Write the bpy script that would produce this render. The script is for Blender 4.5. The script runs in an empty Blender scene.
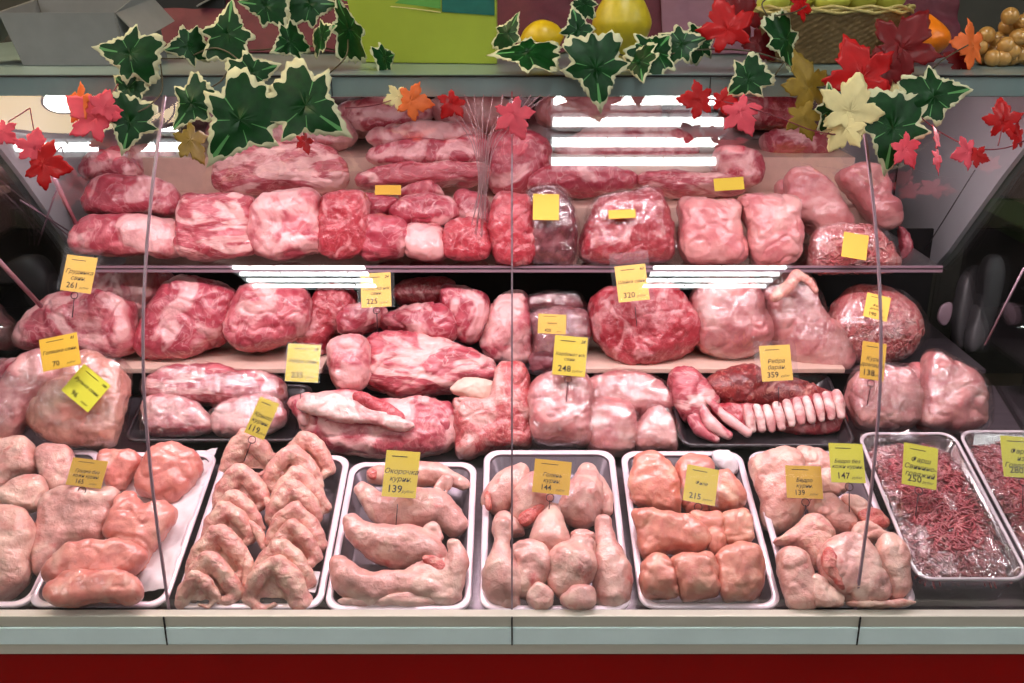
import bpy, bmesh, math, random
from math import sin, cos, pi, radians
from mathutils import Vector, Matrix, noise
random.seed(7)
S = bpy.context.scene
COL = S.collection
# ---------------------------------------------------------------- camera frame
F = 996.0
CAM = Vector((0, 0, 1.6)); PH = radians(20)
RT = Vector((1, 0, 0)); UP = Vector((0, sin(PH), cos(PH))); FW = Vector((0, cos(PH), -sin(PH)))
def ray(px, py): return RT*((px-512)/F) + UP*((341.5-py)/F) + FW
def atY(px, py, Y):
    r = ray(px, py); return CAM + r*(Y/r.y)
def onplane(px, py, P0, N):
    r = ray(px, py); return CAM + r*((P0-CAM).dot(N)/r.dot(N))
SL = radians(17)
RIM0 = Vector((0, 1.55, .545)); RIMN = Vector((0, -sin(SL), cos(SL)))
def mppx(P): return (P-CAM).dot(FW)/F            # metres per pixel at a point
# ---------------------------------------------------------------- linking
def tag(o, label=None, cat=None, group=None, kind=None):
    if label: o['label'] = label
    if cat: o['category'] = cat
    if group: o['group'] = group
    if kind: o['kind'] = kind
    return o
def empty(name, loc, label=None, cat=None, group=None, kind=None):
    o = bpy.data.objects.new(name, None); COL.objects.link(o); o.location = loc; o.empty_display_size = .02
    return tag(o, label, cat, group, kind)
def link(name, me, mat=None, parent=None, loc=None, smooth=True):
    if mat is not None and not me.materials:
        for m in (mat if isinstance(mat, (list, tuple)) else [mat]): me.materials.append(m)
    o = bpy.data.objects.new(name, me); COL.objects.link(o)
    if loc is not None: o.location = loc
    if parent: o.parent = parent
    if smooth and len(me.polygons): me.polygons.foreach_set('use_smooth', [True]*len(me.polygons))
    return o
def mesh(name, vs, fs):
    me = bpy.data.meshes.new(name); me.from_pydata([tuple(v) for v in vs], [], fs); me.update(); return me
def rebase(vs, C): return [Vector(v)-C for v in vs]
class MB:
    """collects boxes and tubes into one mesh"""
    def __init__(s): s.v = []; s.f = []
    def box(s, a, b, M=None):
        x0, y0, z0 = a; x1, y1, z1 = b; n = len(s.v)
        c = [Vector(p) for p in ((x0,y0,z0),(x1,y0,z0),(x1,y1,z0),(x0,y1,z0),(x0,y0,z1),(x1,y0,z1),(x1,y1,z1),(x0,y1,z1))]
        if M: c = [M @ p for p in c]
        s.v += c
        s.f += [tuple(n+i for i in q) for q in ((0,3,2,1),(4,5,6,7),(0,1,5,4),(1,2,6,5),(2,3,7,6),(3,0,4,7))]
        return s
    def prism(s, poly, axis_off):
        n = len(s.v); k = len(poly); off = Vector(axis_off)
        s.v += [Vector(p) for p in poly] + [Vector(p)+off for p in poly]
        s.f += [tuple(range(n, n+k))[::-1], tuple(range(n+k, n+2*k))]
        s.f += [(n+i, n+(i+1) % k, n+k+(i+1) % k, n+k+i) for i in range(k)]
        return s
    def tube(s, pts, rad, sides=8, closed=False):
        n0 = len(s.v); pts = [Vector(p) for p in pts]; k = len(pts)
        for i, p in enumerate(pts):
            a = pts[(i-1) % k] if (closed or i) else p; b = pts[(i+1) % k] if (closed or i < k-1) else p
            t = (b-a).normalized(); u = t.cross(Vector((.13, .31, .94)))
            if u.length < .1: u = t.cross(Vector((1, 0, 0)))
            u.normalize(); w = t.cross(u)
            r = rad[i] if isinstance(rad, (list, tuple)) else rad
            for j in range(sides):
                a_ = 2*pi*j/sides; s.v.append(p+(u*cos(a_)+w*sin(a_))*r)
        m = k if closed else k-1
        for i in range(m):
            for j in range(sides):
                A = n0+i*sides; B = n0+((i+1) % k)*sides; j2 = (j+1) % sides
                s.f.append((A+j, A+j2, B+j2, B+j))
        if not closed:
            s.f.append(tuple(n0+j for j in range(sides))[::-1]); s.f.append(tuple(n0+(k-1)*sides+j for j in range(sides)))
        return s
    def build(s, name, mat, parent=None, C=None, smooth=False, bevel=0):
        C = Vector(C) if C is not None else Vector((0, 0, 0))
        me = mesh(name, rebase(s.v, C), s.f)
        bm = bmesh.new(); bm.from_mesh(me); bmesh.ops.recalc_face_normals(bm, faces=bm.faces)
        if bevel: bmesh.ops.bevel(bm, geom=bm.edges[:], offset=bevel, segments=2, affect='EDGES', profile=.5)
        bm.to_mesh(me); bm.free()
        loc = C if parent is None else (C-parent.location)
        return link(name, me, mat, parent, loc, smooth)
def crom(P, n, closed=False):
    """Catmull-Rom through vectors"""
    out = []; k = len(P); seg = k if closed else k-1
    for i in range(seg):
        g = lambda j: P[j % k] if closed else P[max(0, min(k-1, j))]
        a, b, c, d = g(i-1), g(i), g(i+1), g(i+2)
        for q in range(n):
            t = q/n
            out.append(b*1.0 + (c-a)*(.5*t) + (a*2-b*5+c*4-d)*(.5*t*t) + (b*3-a-c*3+d)*(.5*t*t*t))
    if not closed: out.append(P[-1].copy())
    return out
# ---------------------------------------------------------------- materials
def srgb(r, g, b):
    f = lambda c: (c/255/12.92) if c/255 <= .04045 else ((c/255+.055)/1.055)**2.4
    return (f(r), f(g), f(b), 1)
def newmat(name):
    m = bpy.data.materials.new(name); m.use_nodes = True; nt = m.node_tree
    return m, nt, nt.nodes['Principled BSDF']
def N(nt, t, **kw):
    n = nt.nodes.new(t)
    for k, v in kw.items():
        if k in n.inputs: n.inputs[k].default_value = v
        else: setattr(n, k, v)
    return n
def plain(name, col, rough=.5, metal=0, coat=0, bump=0, bscale=60, var=0, spec=.5, aniso=None):
    m, nt, b = newmat(name)
    b.inputs['Base Color'].default_value = col; b.inputs['Roughness'].default_value = rough
    b.inputs['Metallic'].default_value = metal; b.inputs['Coat Weight'].default_value = coat
    b.inputs['Specular IOR Level'].default_value = spec
    tc = N(nt, 'ShaderNodeTexCoord'); nz = N(nt, 'ShaderNodeTexNoise'); nz.inputs['Scale'].default_value = bscale; nz.inputs['Detail'].default_value = 4
    if aniso:
        mp = N(nt, 'ShaderNodeMapping'); mp.inputs['Scale'].default_value = aniso
        nt.links.new(tc.outputs['Object'], mp.inputs[0]); nt.links.new(mp.outputs[0], nz.inputs['Vector'])
    else: nt.links.new(tc.outputs['Object'], nz.inputs['Vector'])
    if var:
        mx = N(nt, 'ShaderNodeMix', data_type='RGBA', blend_type='MULTIPLY'); mx.inputs[0].default_value = 1
        mx.inputs[6].default_value = col
        rp = N(nt, 'ShaderNodeValToRGB'); rp.color_ramp.elements[0].position = .3; rp.color_ramp.elements[1].position = .7
        rp.color_ramp.elements[0].color = (1-var, 1-var, 1-var, 1); rp.color_ramp.elements[1].color = (1, 1, 1, 1)
        nt.links.new(nz.outputs[0], rp.inputs[0]); nt.links.new(rp.outputs[0], mx.inputs[7]); nt.links.new(mx.outputs[2], b.inputs['Base Color'])
    if bump:
        bp = N(nt, 'ShaderNodeBump'); bp.inputs['Strength'].default_value = bump; bp.inputs['Distance'].default_value = .002
        nt.links.new(nz.outputs[0], bp.inputs['Height']); nt.links.new(bp.outputs[0], b.inputs['Normal'])
    return m
def meat(name, lean, fat, mid=None, scale=11, lo=.5, hi=.58, rough=.33, bump=.5, distort=1.2, stretch=(1, 1, 1), spots=0, sss=.12, streak=.5, bloody=None, coat=.55):
    """layered flesh: broad fat / lean patches, thin fat seams, fine fibre and wet bump"""
    m, nt, b = newmat(name); L = nt.links.new
    tc = N(nt, 'ShaderNodeTexCoord'); oi = N(nt, 'ShaderNodeObjectInfo')
    mul = N(nt, 'ShaderNodeMath', operation='MULTIPLY'); mul.inputs[1].default_value = 37.0; L(oi.outputs['Random'], mul.inputs[0])
    mp = N(nt, 'ShaderNodeMapping'); mp.inputs['Scale'].default_value = stretch
    ad = N(nt, 'ShaderNodeVectorMath', operation='ADD'); L(tc.outputs['Object'], mp.inputs[0]); L(mp.outputs[0], ad.inputs[0]); L(mul.outputs[0], ad.inputs[1])
    n1 = N(nt, 'ShaderNodeTexNoise'); n1.inputs['Scale'].default_value = scale; n1.inputs['Detail'].default_value = 3; n1.inputs['Distortion'].default_value = distort
    L(ad.outputs[0], n1.inputs['Vector'])
    r1 = N(nt, 'ShaderNodeValToRGB'); r1.color_ramp.elements[0].position = lo; r1.color_ramp.elements[1].position = hi
    L(n1.outputs[0], r1.inputs[0])
    # lean colour with its own variation
    n2 = N(nt, 'ShaderNodeTexNoise'); n2.inputs['Scale'].default_value = scale*3.1; n2.inputs['Detail'].default_value = 5; n2.inputs['Distortion'].default_value = .8
    L(ad.outputs[0], n2.inputs['Vector'])
    mx0 = N(nt, 'ShaderNodeMix', data_type='RGBA'); mx0.inputs[6].default_value = lean; mx0.inputs[7].default_value = mid or lean
    r2 = N(nt, 'ShaderNodeValToRGB'); r2.color_ramp.elements[0].position = .4; r2.color_ramp.elements[1].position = .62
    L(n2.outputs[0], r2.inputs[0]); L(r2.outputs[0], mx0.inputs[0])
    mx1 = N(nt, 'ShaderNodeMix', data_type='RGBA'); mx1.inputs[7].default_value = fat
    L(mx0.outputs[2], mx1.inputs[6]); L(r1.outputs[0], mx1.inputs[0])
    out = mx1.outputs[2]
    if streak:      # thin winding seams of fat: bands where a noise crosses one half
        n3 = N(nt, 'ShaderNodeTexNoise'); n3.inputs['Scale'].default_value = scale*1.7; n3.inputs['Detail'].default_value = 2; n3.inputs['Distortion'].default_value = 1.6
        L(ad.outputs[0], n3.inputs['Vector'])
        sb = N(nt, 'ShaderNodeMath', operation='SUBTRACT'); sb.inputs[1].default_value = .5; L(n3.outputs[0], sb.inputs[0])
        ab = N(nt, 'ShaderNodeMath', operation='ABSOLUTE'); L(sb.outputs[0], ab.inputs[0])
        mr = N(nt, 'ShaderNodeMapRange'); mr.inputs['From Min'].default_value = .0; mr.inputs['From Max'].default_value = .022
        mr.inputs['To Min'].default_value = streak; mr.inputs['To Max'].default_value = 0; L(ab.outputs[0], mr.inputs[0])
        mx2 = N(nt, 'ShaderNodeMix', data_type='RGBA'); mx2.inputs[7].default_value = fat; L(out, mx2.inputs[6]); L(mr.outputs[0], mx2.inputs[0]); out = mx2.outputs[2]
    if bloody:
        n5 = N(nt, 'ShaderNodeTexNoise'); n5.inputs['Scale'].default_value = scale*2.2; n5.inputs['Detail'].default_value = 4
        v5 = N(nt, 'ShaderNodeVectorMath', operation='ADD'); v5.inputs[1].default_value = (5.3, 1.7, 9.1); L(ad.outputs[0], v5.inputs[0]); L(v5.outputs[0], n5.inputs['Vector'])
        r5 = N(nt, 'ShaderNodeMapRange'); r5.inputs['From Min'].default_value = .62; r5.inputs['From Max'].default_value = .78; L(n5.outputs[0], r5.inputs[0])
        mx5 = N(nt, 'ShaderNodeMix', data_type='RGBA'); mx5.inputs[7].default_value = bloody; L(out, mx5.inputs[6]); L(r5.outputs[0], mx5.inputs[0]); out = mx5.outputs[2]
    L(out, b.inputs['Base Color'])
    n4 = N(nt, 'ShaderNodeTexNoise'); n4.inputs['Scale'].default_value = 95; n4.inputs['Detail'].default_value = 4; n4.inputs['Distortion'].default_value = .6
    L(ad.outputs[0], n4.inputs['Vector'])
    sm = N(nt, 'ShaderNodeMath', operation='ADD'); L(n4.outputs[0], sm.inputs[0]); L(n2.outputs[0], sm.inputs[1])
    bp = N(nt, 'ShaderNodeBump'); bp.inputs['Strength'].default_value = bump; bp.inputs['Distance'].default_value = .004
    L(sm.outputs[0], bp.inputs['Height']); L(bp.outputs[0], b.inputs['Normal'])
    rr = N(nt, 'ShaderNodeMapRange'); rr.inputs['To Min'].default_value = rough-.1; rr.inputs['To Max'].default_value = rough+.2; L(n4.outputs[0], rr.inputs[0]); L(rr.outputs[0], b.inputs['Roughness'])
    b.inputs['Subsurface Weight'].default_value = sss; b.inputs['Subsurface Radius'].default_value = (1, .35, .25); b.inputs['Subsurface Scale'].default_value = .006
    b.inputs['Specular IOR Level'].default_value = .55; b.inputs['Coat Weight'].default_value = coat; b.inputs['Coat Roughness'].default_value = .16; L(bp.outputs[0], b.inputs['Coat Normal'])
    return m
def clear(name, tint=(1, 1, 1, 1), fac=.1, rough=.0, crinkle=0, cscale=60, cap=.5, aniso=(1, 1, 1)):
    """clear sheet: transparent with a glossy share; crinkle bends the reflections"""
    m, nt, b = newmat(name); L = nt.links.new; nt.nodes.remove(b); out = nt.nodes['Material Output']
    t = N(nt, 'ShaderNodeBsdfTransparent'); t.inputs[0].default_value = tint
    g = N(nt, 'ShaderNodeBsdfGlossy'); g.inputs['Roughness'].default_value = rough; g.inputs['Color'].default_value = (1, 1, 1, 1)
    mx = N(nt, 'ShaderNodeMixShader'); L(t.outputs[0], mx.inputs[1]); L(g.outputs[0], mx.inputs[2]); L(mx.outputs[0], out.inputs[0])
    fr = N(nt, 'ShaderNodeFresnel'); fr.inputs[0].default_value = 1.45
    ml = N(nt, 'ShaderNodeMath', operation='MULTIPLY'); ml.inputs[1].default_value = fac/.035; ml.use_clamp = True
    mn = N(nt, 'ShaderNodeMath', operation='MINIMUM'); mn.inputs[1].default_value = cap; L(fr.outputs[0], ml.inputs[0]); L(ml.outputs[0], mn.inputs[0]); L(mn.outputs[0], mx.inputs[0])
    if crinkle:
        tc = N(nt, 'ShaderNodeTexCoord'); mp = N(nt, 'ShaderNodeMapping'); mp.inputs['Scale'].default_value = aniso; L(tc.outputs['Object'], mp.inputs[0])
        nz = N(nt, 'ShaderNodeTexNoise'); nz.inputs['Scale'].default_value = cscale; nz.inputs['Detail'].default_value = 3; nz.inputs['Distortion'].default_value = 2.0
        L(mp.outputs[0], nz.inputs['Vector'])
        bp = N(nt, 'ShaderNodeBump'); bp.inputs['Strength'].default_value = crinkle; bp.inputs['Distance'].default_value = .006
        L(nz.outputs[0], bp.inputs['Height']); L(bp.outputs[0], g.inputs['Normal']); L(bp.outputs[0], fr.inputs['Normal'])
    return m
def emit(name, col, s):
    m, nt, b = newmat(name); nt.nodes.remove(b); e = N(nt, 'ShaderNodeEmission'); e.inputs[0].default_value = col; e.inputs[1].default_value = s
    nt.links.new(e.outputs[0], nt.nodes['Material Output'].inputs[0]); return m

M = {}
M['pork']   = meat('pork_lean', srgb(160, 48, 66), srgb(226, 168, 168), srgb(186, 80, 94), 9, .52, .60, streak=.45)
M['porkfat']= meat('pork_fatty', srgb(170, 60, 76), srgb(226, 170, 168), srgb(200, 106, 114), 9, .44, .55, streak=.4)
M['neck']   = meat('pork_neck', srgb(162, 40, 54), srgb(216, 146, 148), srgb(184, 68, 78), 15, .55, .66, streak=.42, bump=.8)
M['belly']  = meat('pork_belly', srgb(164, 56, 70), srgb(228, 176, 172), srgb(196, 98, 108), 11, .49, .57, stretch=(.6, 1, 2.0), streak=.5)
M['skinpork']=meat('pork_rind', srgb(214, 150, 134), srgb(226, 172, 152), srgb(200, 128, 116), 8, .4, .65, streak=0, bump=.25)
M['ribs']   = meat('pork_ribs', srgb(168, 56, 62), srgb(218, 164, 158), srgb(192, 94, 94), 14, .50, .64, streak=.6, bump=.7)
M['bone']   = meat('rib_bone', srgb(206, 132, 134), srgb(236, 204, 198), srgb(214, 150, 148), 22, .4, .6, streak=.3)
M['lamb']   = meat('lamb_dark', srgb(112, 28, 34), srgb(206, 140, 126), srgb(150, 50, 50), 18, .55, .64, streak=.6, bump=.7)
M['dark']   = meat('liver_dark', srgb(92, 36, 44), srgb(160, 96, 104), srgb(122, 54, 64), 14, .5, .7, streak=.2)
M['packed'] = meat('packed_cut', srgb(140, 76, 84), srgb(190, 138, 140), srgb(160, 96, 102), 20, .45, .6, streak=.4)
M['skin']   = meat('chicken_skin', srgb(218, 160, 148), srgb(232, 190, 174), srgb(206, 140, 130), 15, .45, .65, bump=.55, streak=.12, rough=.36, bloody=srgb(200, 96, 92))
M['wing']   = meat('wing_skin', srgb(222, 162, 148), srgb(232, 190, 170), srgb(214, 138, 132), 24, .45, .65, bump=.7, streak=.12, rough=.4, bloody=srgb(206, 98, 86))
M['leg']    = meat('leg_skin', srgb(214, 152, 144), srgb(226, 184, 170), srgb(198, 142, 134), 14, .45, .66, bump=.45, streak=.1, rough=.33, bloody=srgb(196, 84, 84))
M['breast'] = meat('breast_meat', srgb(214, 130, 118), srgb(226, 168, 152), srgb(206, 118, 110), 12, .5, .72, bump=.3, streak=.12, rough=.28)
M['fillet'] = meat('fillet_meat', srgb(212, 134, 114), srgb(228, 178, 152), srgb(204, 118, 104), 13, .52, .72, bump=.3, streak=.14, rough=.3)
M['cut']    = meat('cut_flesh', srgb(188, 66, 62), srgb(220, 140, 126), srgb(202, 96, 88), 30, .5, .65, bump=.8, streak=.3)
M['lump']   = meat('dressed_poultry', srgb(204, 128, 128), srgb(222, 168, 162), srgb(196, 112, 116), 9, .45, .7, bump=.4, streak=.2, rough=.32)
M['mince']  = meat('mince_red', srgb(140, 42, 54), srgb(196, 112, 114), srgb(164, 62, 72), 45, .52, .64, streak=.2, bump=.6)
M['mincepale']=meat('mince_pale', srgb(206, 96, 100), srgb(232, 172, 166), srgb(216, 126, 124), 45, .5, .64, streak=.2, bump=.6)
M['film']   = clear('cling_film', (1, 1, 1, 1), .12, .13, 1.0, 34, cap=.20, aniso=(1, 1, .45))
M['sleeve'] = clear('clear_sleeve', (.96, .95, .97, 1), .03, .2, cap=.06)
M['glass']  = clear('case_glass', (.985, .985, .985, 1), .085, 0)
M['shelfglass'] = clear('shelf_glass', (.80, .86, .84, 1), .06, .02)
M['tray']   = plain('tray_steel', srgb(112, 100, 108), .34, .5, 0, .1, 30)
M['trayrim'] = plain('tray_rim', srgb(236, 216, 226), .3, .15, .3, .1, 30)
M['traydark'] = plain('tray_black', srgb(40, 34, 38), .3, 0, .3)
M['trayclear'] = clear('tray_clear', (.80, .78, .80, 1), .13, .08)
M['trayclearrim'] = plain('tray_clear_rim', srgb(212, 196, 204), .2, 0, .5)
M['mirror'] = plain('back_mirror', srgb(200, 190, 194), .12, 1)
M['board']  = plain('white_board', srgb(226, 192, 176), .45, 0, .1, .2, 40, .12)
M['deck']   = plain('deck_steel', srgb(120, 108, 116), .32, .8, 0, .15, 12, .15, aniso=(1, 12, 12))
M['back']   = plain('dark_back', srgb(16, 15, 17), .6)
M['inner']  = plain('inner_steel', srgb(120, 122, 126), .42, .5, 0, .1, 8, .1)
M['sill']   = plain('sill_alu', srgb(212, 204, 190), .42, .25, 0, .05, 8, .12, aniso=(.3, 4, 4))
M['strip']  = plain('sill_strip', srgb(236, 252, 252), .35, 0, .2, .03, 6, .1)
M['lip']    = plain('lip_alu', srgb(140, 160, 158), .3, .2, .2, .04, 5, .3, aniso=(1.4, .3, .3))
M['red']    = plain('red_laminate', srgb(150, 4, 3), .45, 0, 0, .02, 5, .12, spec=.15)
M['seam']   = plain('seam_pinkish', srgb(150, 122, 134), .3, .1)
M['black']  = plain('black_line', srgb(22, 20, 22), .5)
M['paper']  = plain('white_paper', srgb(226, 214, 218), .6, 0, 0, .4, 25)
M['ring']   = plain('dark_wire', srgb(60, 36, 44), .35, .3)
M['ink']    = plain('black_ink', srgb(24, 22, 10), .7)
M['carton'] = plain('grey_carton', srgb(122, 120, 120), .75, 0, 0, .2, 30, .1)
M['cloth']  = plain('maroon_cloth', srgb(88, 22, 38), .75, 0, 0, .3, 60, .2)
M['mauve']  = plain('mauve_cloth', srgb(120, 78, 92), .7, 0, 0, .2, 40, .1)
M['greenbox'] = plain('lime_card', srgb(160, 172, 52), .45, 0, .1, .03, 20, .08)
M['greenband'] = plain('green_print', srgb(92, 150, 66), .45)
M['tealbox'] = plain('teal_print', srgb(34, 104, 92), .45, 0, 0, 0, 30, .25)
M['lemon']  = plain('lemon_skin', srgb(226, 182, 24), .38, 0, .1, .35, 120)
M['pear']   = plain('pear_skin', srgb(206, 178, 36), .42, 0, .05, .25, 90, .12)
M['apple']  = plain('apple_skin', srgb(206, 204, 84), .32, 0, .2, .05, 20, .15)
M['orange'] = plain('orange_skin', srgb(236, 122, 14), .38, 0, .1, .4, 130)
M['grape']  = plain('grape_skin', srgb(196, 142, 74), .28, 0, .3, .02, 20, .25)
M['wicker'] = plain('wicker', srgb(120, 92, 54), .6, 0, 0, .3, 90, .3)
M['wickerrim'] = plain('wicker_pale', srgb(196, 172, 104), .5, 0, 0, .3, 90, .2)
M['ivy']    = plain('ivy_green', srgb(12, 62, 18), .42, 0, 0, .3, 60, .5, spec=.2)
M['ivyvein']= plain('ivy_vein', srgb(88, 142, 82), .45, spec=.2)
M['ivyedge']= plain('ivy_cream', srgb(208, 202, 164), .5, 0, 0, .1, 40, .1, spec=.2)
M['maple']  = plain('maple_red', srgb(186, 12, 14), .45, 0, .05, .2, 40, .3, spec=.2)
M['mapledk']= plain('maple_dark_red', srgb(116, 14, 18), .45, 0, .05, .2, 40, .3, spec=.2)
M['maplerefl']= plain('maple_reflection_pink', srgb(238, 84, 100), .45, 0, .05, .2, 40, .2, spec=.2)  # bright pink of leaves mirrored in the glass, put into the colour
M['mapleor']= plain('maple_orange', srgb(232, 108, 50), .45, 0, .05, .2, 40, .2, spec=.2)
M['leafyel']= plain('leaf_olive', srgb(150, 118, 40), .5, 0, 0, .2, 40, .4, spec=.2)
M['leafcream']= plain('leaf_cream', srgb(236, 214, 156), .5, 0, 0, .2, 40, .15, spec=.2)
M['stem']   = plain('stem_brown', srgb(74, 62, 40), .6)
M['twig']   = plain('twig_reflection_mauve', srgb(150, 104, 112), .6)
M['stemred']= plain('stem_red', srgb(120, 36, 48), .5)
M['gusset'] = plain('grey_panel', srgb(206, 210, 214), .45, 0, 0, .05, 5, .12)
M['plast']  = plain('grey_plastic', srgb(84, 82, 84), .4, 0, .1)
M['rod']    = plain('strut_metal', srgb(176, 140, 150), .3, .5)
M['wall']   = plain('dark_wall', srgb(92, 88, 80), .8, 0, 0, .1, 4, .3)
M['floor']  = plain('store_floor', srgb(130, 124, 116), .5, 0, 0, .05, 4, .1)
M['ceil']   = plain('store_ceiling', srgb(96, 92, 88), .8)
M['steelfix'] = plain('fixture_white', srgb(210, 214, 216), .4)
M['green']  = plain('dull_green', srgb(84, 110, 56), .6)
CARD = {'y': plain('card_yellow', srgb(246, 204, 84), .55), 'g': plain('card_lime', srgb(222, 222, 62), .55),
        'o': plain('card_gold', srgb(226, 182, 54), .55), 'm': plain('card_mustard', srgb(230, 208, 62), .55)}
# ---------------------------------------------------------------- organic shapes
def nz(p, f, sd): return noise.noise(Vector((p.x*f+sd, p.y*f+sd*.7, p.z*f-sd*.4)))
def displace(me, sd, a1=.004, a2=.0016, a3=.0006, f1=14, f2=42, f3=110, crease=0):
    bm = bmesh.new(); bm.from_mesh(me); bm.normal_update()
    nn = [v.normal.copy() for v in bm.verts]
    for v, n in zip(bm.verts, nn):
        p = v.co
        d = a1*nz(p, f1, sd)*1.6 + a2*nz(p, f2, sd+3)*1.6 + a3*nz(p, f3, sd+9)*1.5
        if crease:
            q = abs(nz(p, f1*1.5, sd+17)); d -= crease*max(0, 1-q/.09)
        v.co = p + n*d
    bm.to_mesh(me); bm.free(); me.update()
def frame(cx, cy, Y, tau):
    """centre on the ray through (cx, cy): at world depth Y, or on the tray rim plane when Y is None or a height"""
    if isinstance(Y, tuple): C = onplane(cx, cy, RIM0+RIMN*Y[0], RIMN)
    else: C = atY(cx, cy, Y)
    t = radians(tau)
    return C, Vector((1, 0, 0)), Vector((0, cos(t), sin(t))), Vector((0, -sin(t), cos(t)))
def centroid(p):
    A = cx = cy = 0
    for i in range(len(p)):
        x0, y0 = p[i]; x1, y1 = p[(i+1) % len(p)]; c = x0*y1-x1*y0; A += c; cx += (x0+x1)*c; cy += (y0+y1)*c
    return (cx/(3*A), cy/(3*A)) if abs(A) > 1e-9 else p[0]
def radial(poly, K):
    out = []
    for k in range(K):
        a = 2*pi*k/K; dx, dy = cos(a), sin(a); best = 0
        for i in range(len(poly)):
            x0, y0 = poly[i]; x1, y1 = poly[(i+1) % len(poly)]; ex, ey = x1-x0, y1-y0
            den = dx*ey-dy*ex
            if abs(den) < 1e-12: continue
            t = (x0*ey-y0*ex)/den; s = (x0*dy-y0*dx)/den
            if -1e-9 <= s <= 1+1e-9 and t > best: best = t
        out.append(best)
    for _ in range(2): out = [(out[k-1]+2*out[k]+out[(k+1) % K])/4 for k in range(K)]
    return out
def pillow_mesh(pts, Y, T, tau, eps=.62, K=80, R=26, bottom=.75, shrink=1.03, lean=0, grow=0):
    c = centroid(pts); C, e1, e2, n = frame(c[0], c[1], Y, tau)
    P = []
    for (x, y) in pts:
        q = onplane(x, y, C, n)-C; P.append(Vector((q.dot(e1), q.dot(e2), 0)))
    P = crom(P, 8, True); pl = [(p.x*shrink, p.y*shrink) for p in P]
    if sum(pl[i][0]*pl[(i+1) % len(pl)][1]-pl[(i+1) % len(pl)][0]*pl[i][1] for i in range(len(pl))) < 0: pl.reverse()
    rr = [r+grow for r in radial(pl, K)]
    rm = sum(rr)/K; vs = []; T = T+grow
    for j in range(1, R):
        ph = -pi/2+pi*j/R; s = cos(ph)**eps; z = abs(sin(ph))**eps*T*(1 if ph > 0 else -bottom)
        for k in range(K):
            a = 2*pi*k/K; wt = min(1, max(0, (s-.15)/.7)); wt = wt*wt*(3-2*wt); r = (min(rm, rr[k]*1.15)*(1-wt)+rr[k]*wt)*s
            vs.append(e1*(r*cos(a)) + e2*(r*sin(a)) + n*(z+lean*r*sin(a)))
    fs = []
    for j in range(R-2):
        for k in range(K):
            k2 = (k+1) % K; fs.append((j*K+k, j*K+k2, (j+1)*K+k2, (j+1)*K+k))
    b = len(vs); vs.append(n*(-T*bottom)); t = len(vs); vs.append(n*T)
    for k in range(K):
        k2 = (k+1) % K; fs.append((b, k2, k)); fs.append((t, (R-2)*K+k, (R-2)*K+k2))
    return C, vs, fs, (e1, e2, n)
SEED = [0]
def nseed(): SEED[0] += 1; return SEED[0]*13.37
def film_on(parent, pts, Y, T, tau, eps, loc, amp=.005, grow=.005):
    C, vs, fs, fr = pillow_mesh(pts, Y, T, tau, eps, K=96, R=26, grow=grow)
    me = mesh('plastic_wrap', vs, fs); sd = nseed()
    displace(me, sd, amp, amp*.5, amp*.15, 12, 34, 80)
    return link('plastic_wrap', me, M['film'], parent)
def conv(tile, pts):
    ox, oy, sc = tile; return [(ox+x/sc, oy+y/sc) for x, y in pts]
def piece(name, label, cat, group, tile, pts, Y, T, mat, tau=45, eps=.62, wrap=False, disp=(.0065, .0026, .0009), crease=.0, shape=None, bottom=.75, lean=0, shrink=1.03):
    pts = conv(tile, pts)
    C, vs, fs, (e1, e2, n) = pillow_mesh(pts, Y, T, tau, eps, bottom=bottom, lean=lean, shrink=shrink)
    if shape: vs = [v+shape(v.dot(e1), v.dot(e2), v.dot(n), e1, e2, n) for v in vs]
    me = fuse(vs, fs, .0045 if T > .03 else .0035, 9); me.name = name; displace(me, nseed(), *disp, crease=crease*.6+(.0008 if mat in ('breast', 'fillet', 'skin', 'leg') else .0014))
    o = link(name, me, M[mat] if isinstance(mat, str) else mat, None, C)
    tag(o, label, cat, group)
    if wrap: film_on(o, pts, Y, T, tau, eps, C)
    return o, C, (e1, e2, n)
def limb_into(mb, spine, C, e1, e2, n, flat=.85, sides=18, lift=0, zoff=None):
    """one tapered limb along pixel spine [(px, py, width_px[, z])] on the plane (C, n)"""
    P = []; W = []
    for s_ in spine:
        q = onplane(s_[0], s_[1], C, n); z = s_[3] if len(s_) > 3 else 0
        P.append(q-C+n*(z+lift)); W.append(s_[2]/2*mppx(q))
    PP = crom(P, 6); WW = [w.x for w in crom([Vector((w, 0, 0)) for w in W], 6)]
    k = len(PP); rings = []
    def ring(p, t, r):
        u = t.cross(n); u.normalize(); w = u.cross(t).normalized()
        return [p+(u*cos(2*pi*j/sides)*r + w*sin(2*pi*j/sides)*r*flat) for j in range(sides)]
    tan = [(PP[min(k-1, i+1)]-PP[max(0, i-1)]).normalized() for i in range(k)]
    for q in (0.15, .35, .6, .8, .95):
        a = q*pi/2; rings.append(ring(PP[0]-tan[0]*WW[0]*cos(a)*.9, tan[0], WW[0]*sin(a)))
    for i in range(k): rings.append(ring(PP[i], tan[i], max(.002, WW[i])))
    for q in (.95, .8, .6, .35, .15):
        a = q*pi/2; rings.append(ring(PP[-1]+tan[-1]*WW[-1]*cos(a)*.9, tan[-1], WW[-1]*sin(a)))
    n0 = len(mb.v)
    for r in rings: mb.v += r
    for i in range(len(rings)-1):
        for j in range(sides):
            j2 = (j+1) % sides; mb.f.append((n0+i*sides+j, n0+i*sides+j2, n0+(i+1)*sides+j2, n0+(i+1)*sides+j))
    mb.f.append(tuple(n0+j for j in range(sides))[::-1]); e = n0+(len(rings)-1)*sides; mb.f.append(tuple(e+j for j in range(sides)))
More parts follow.
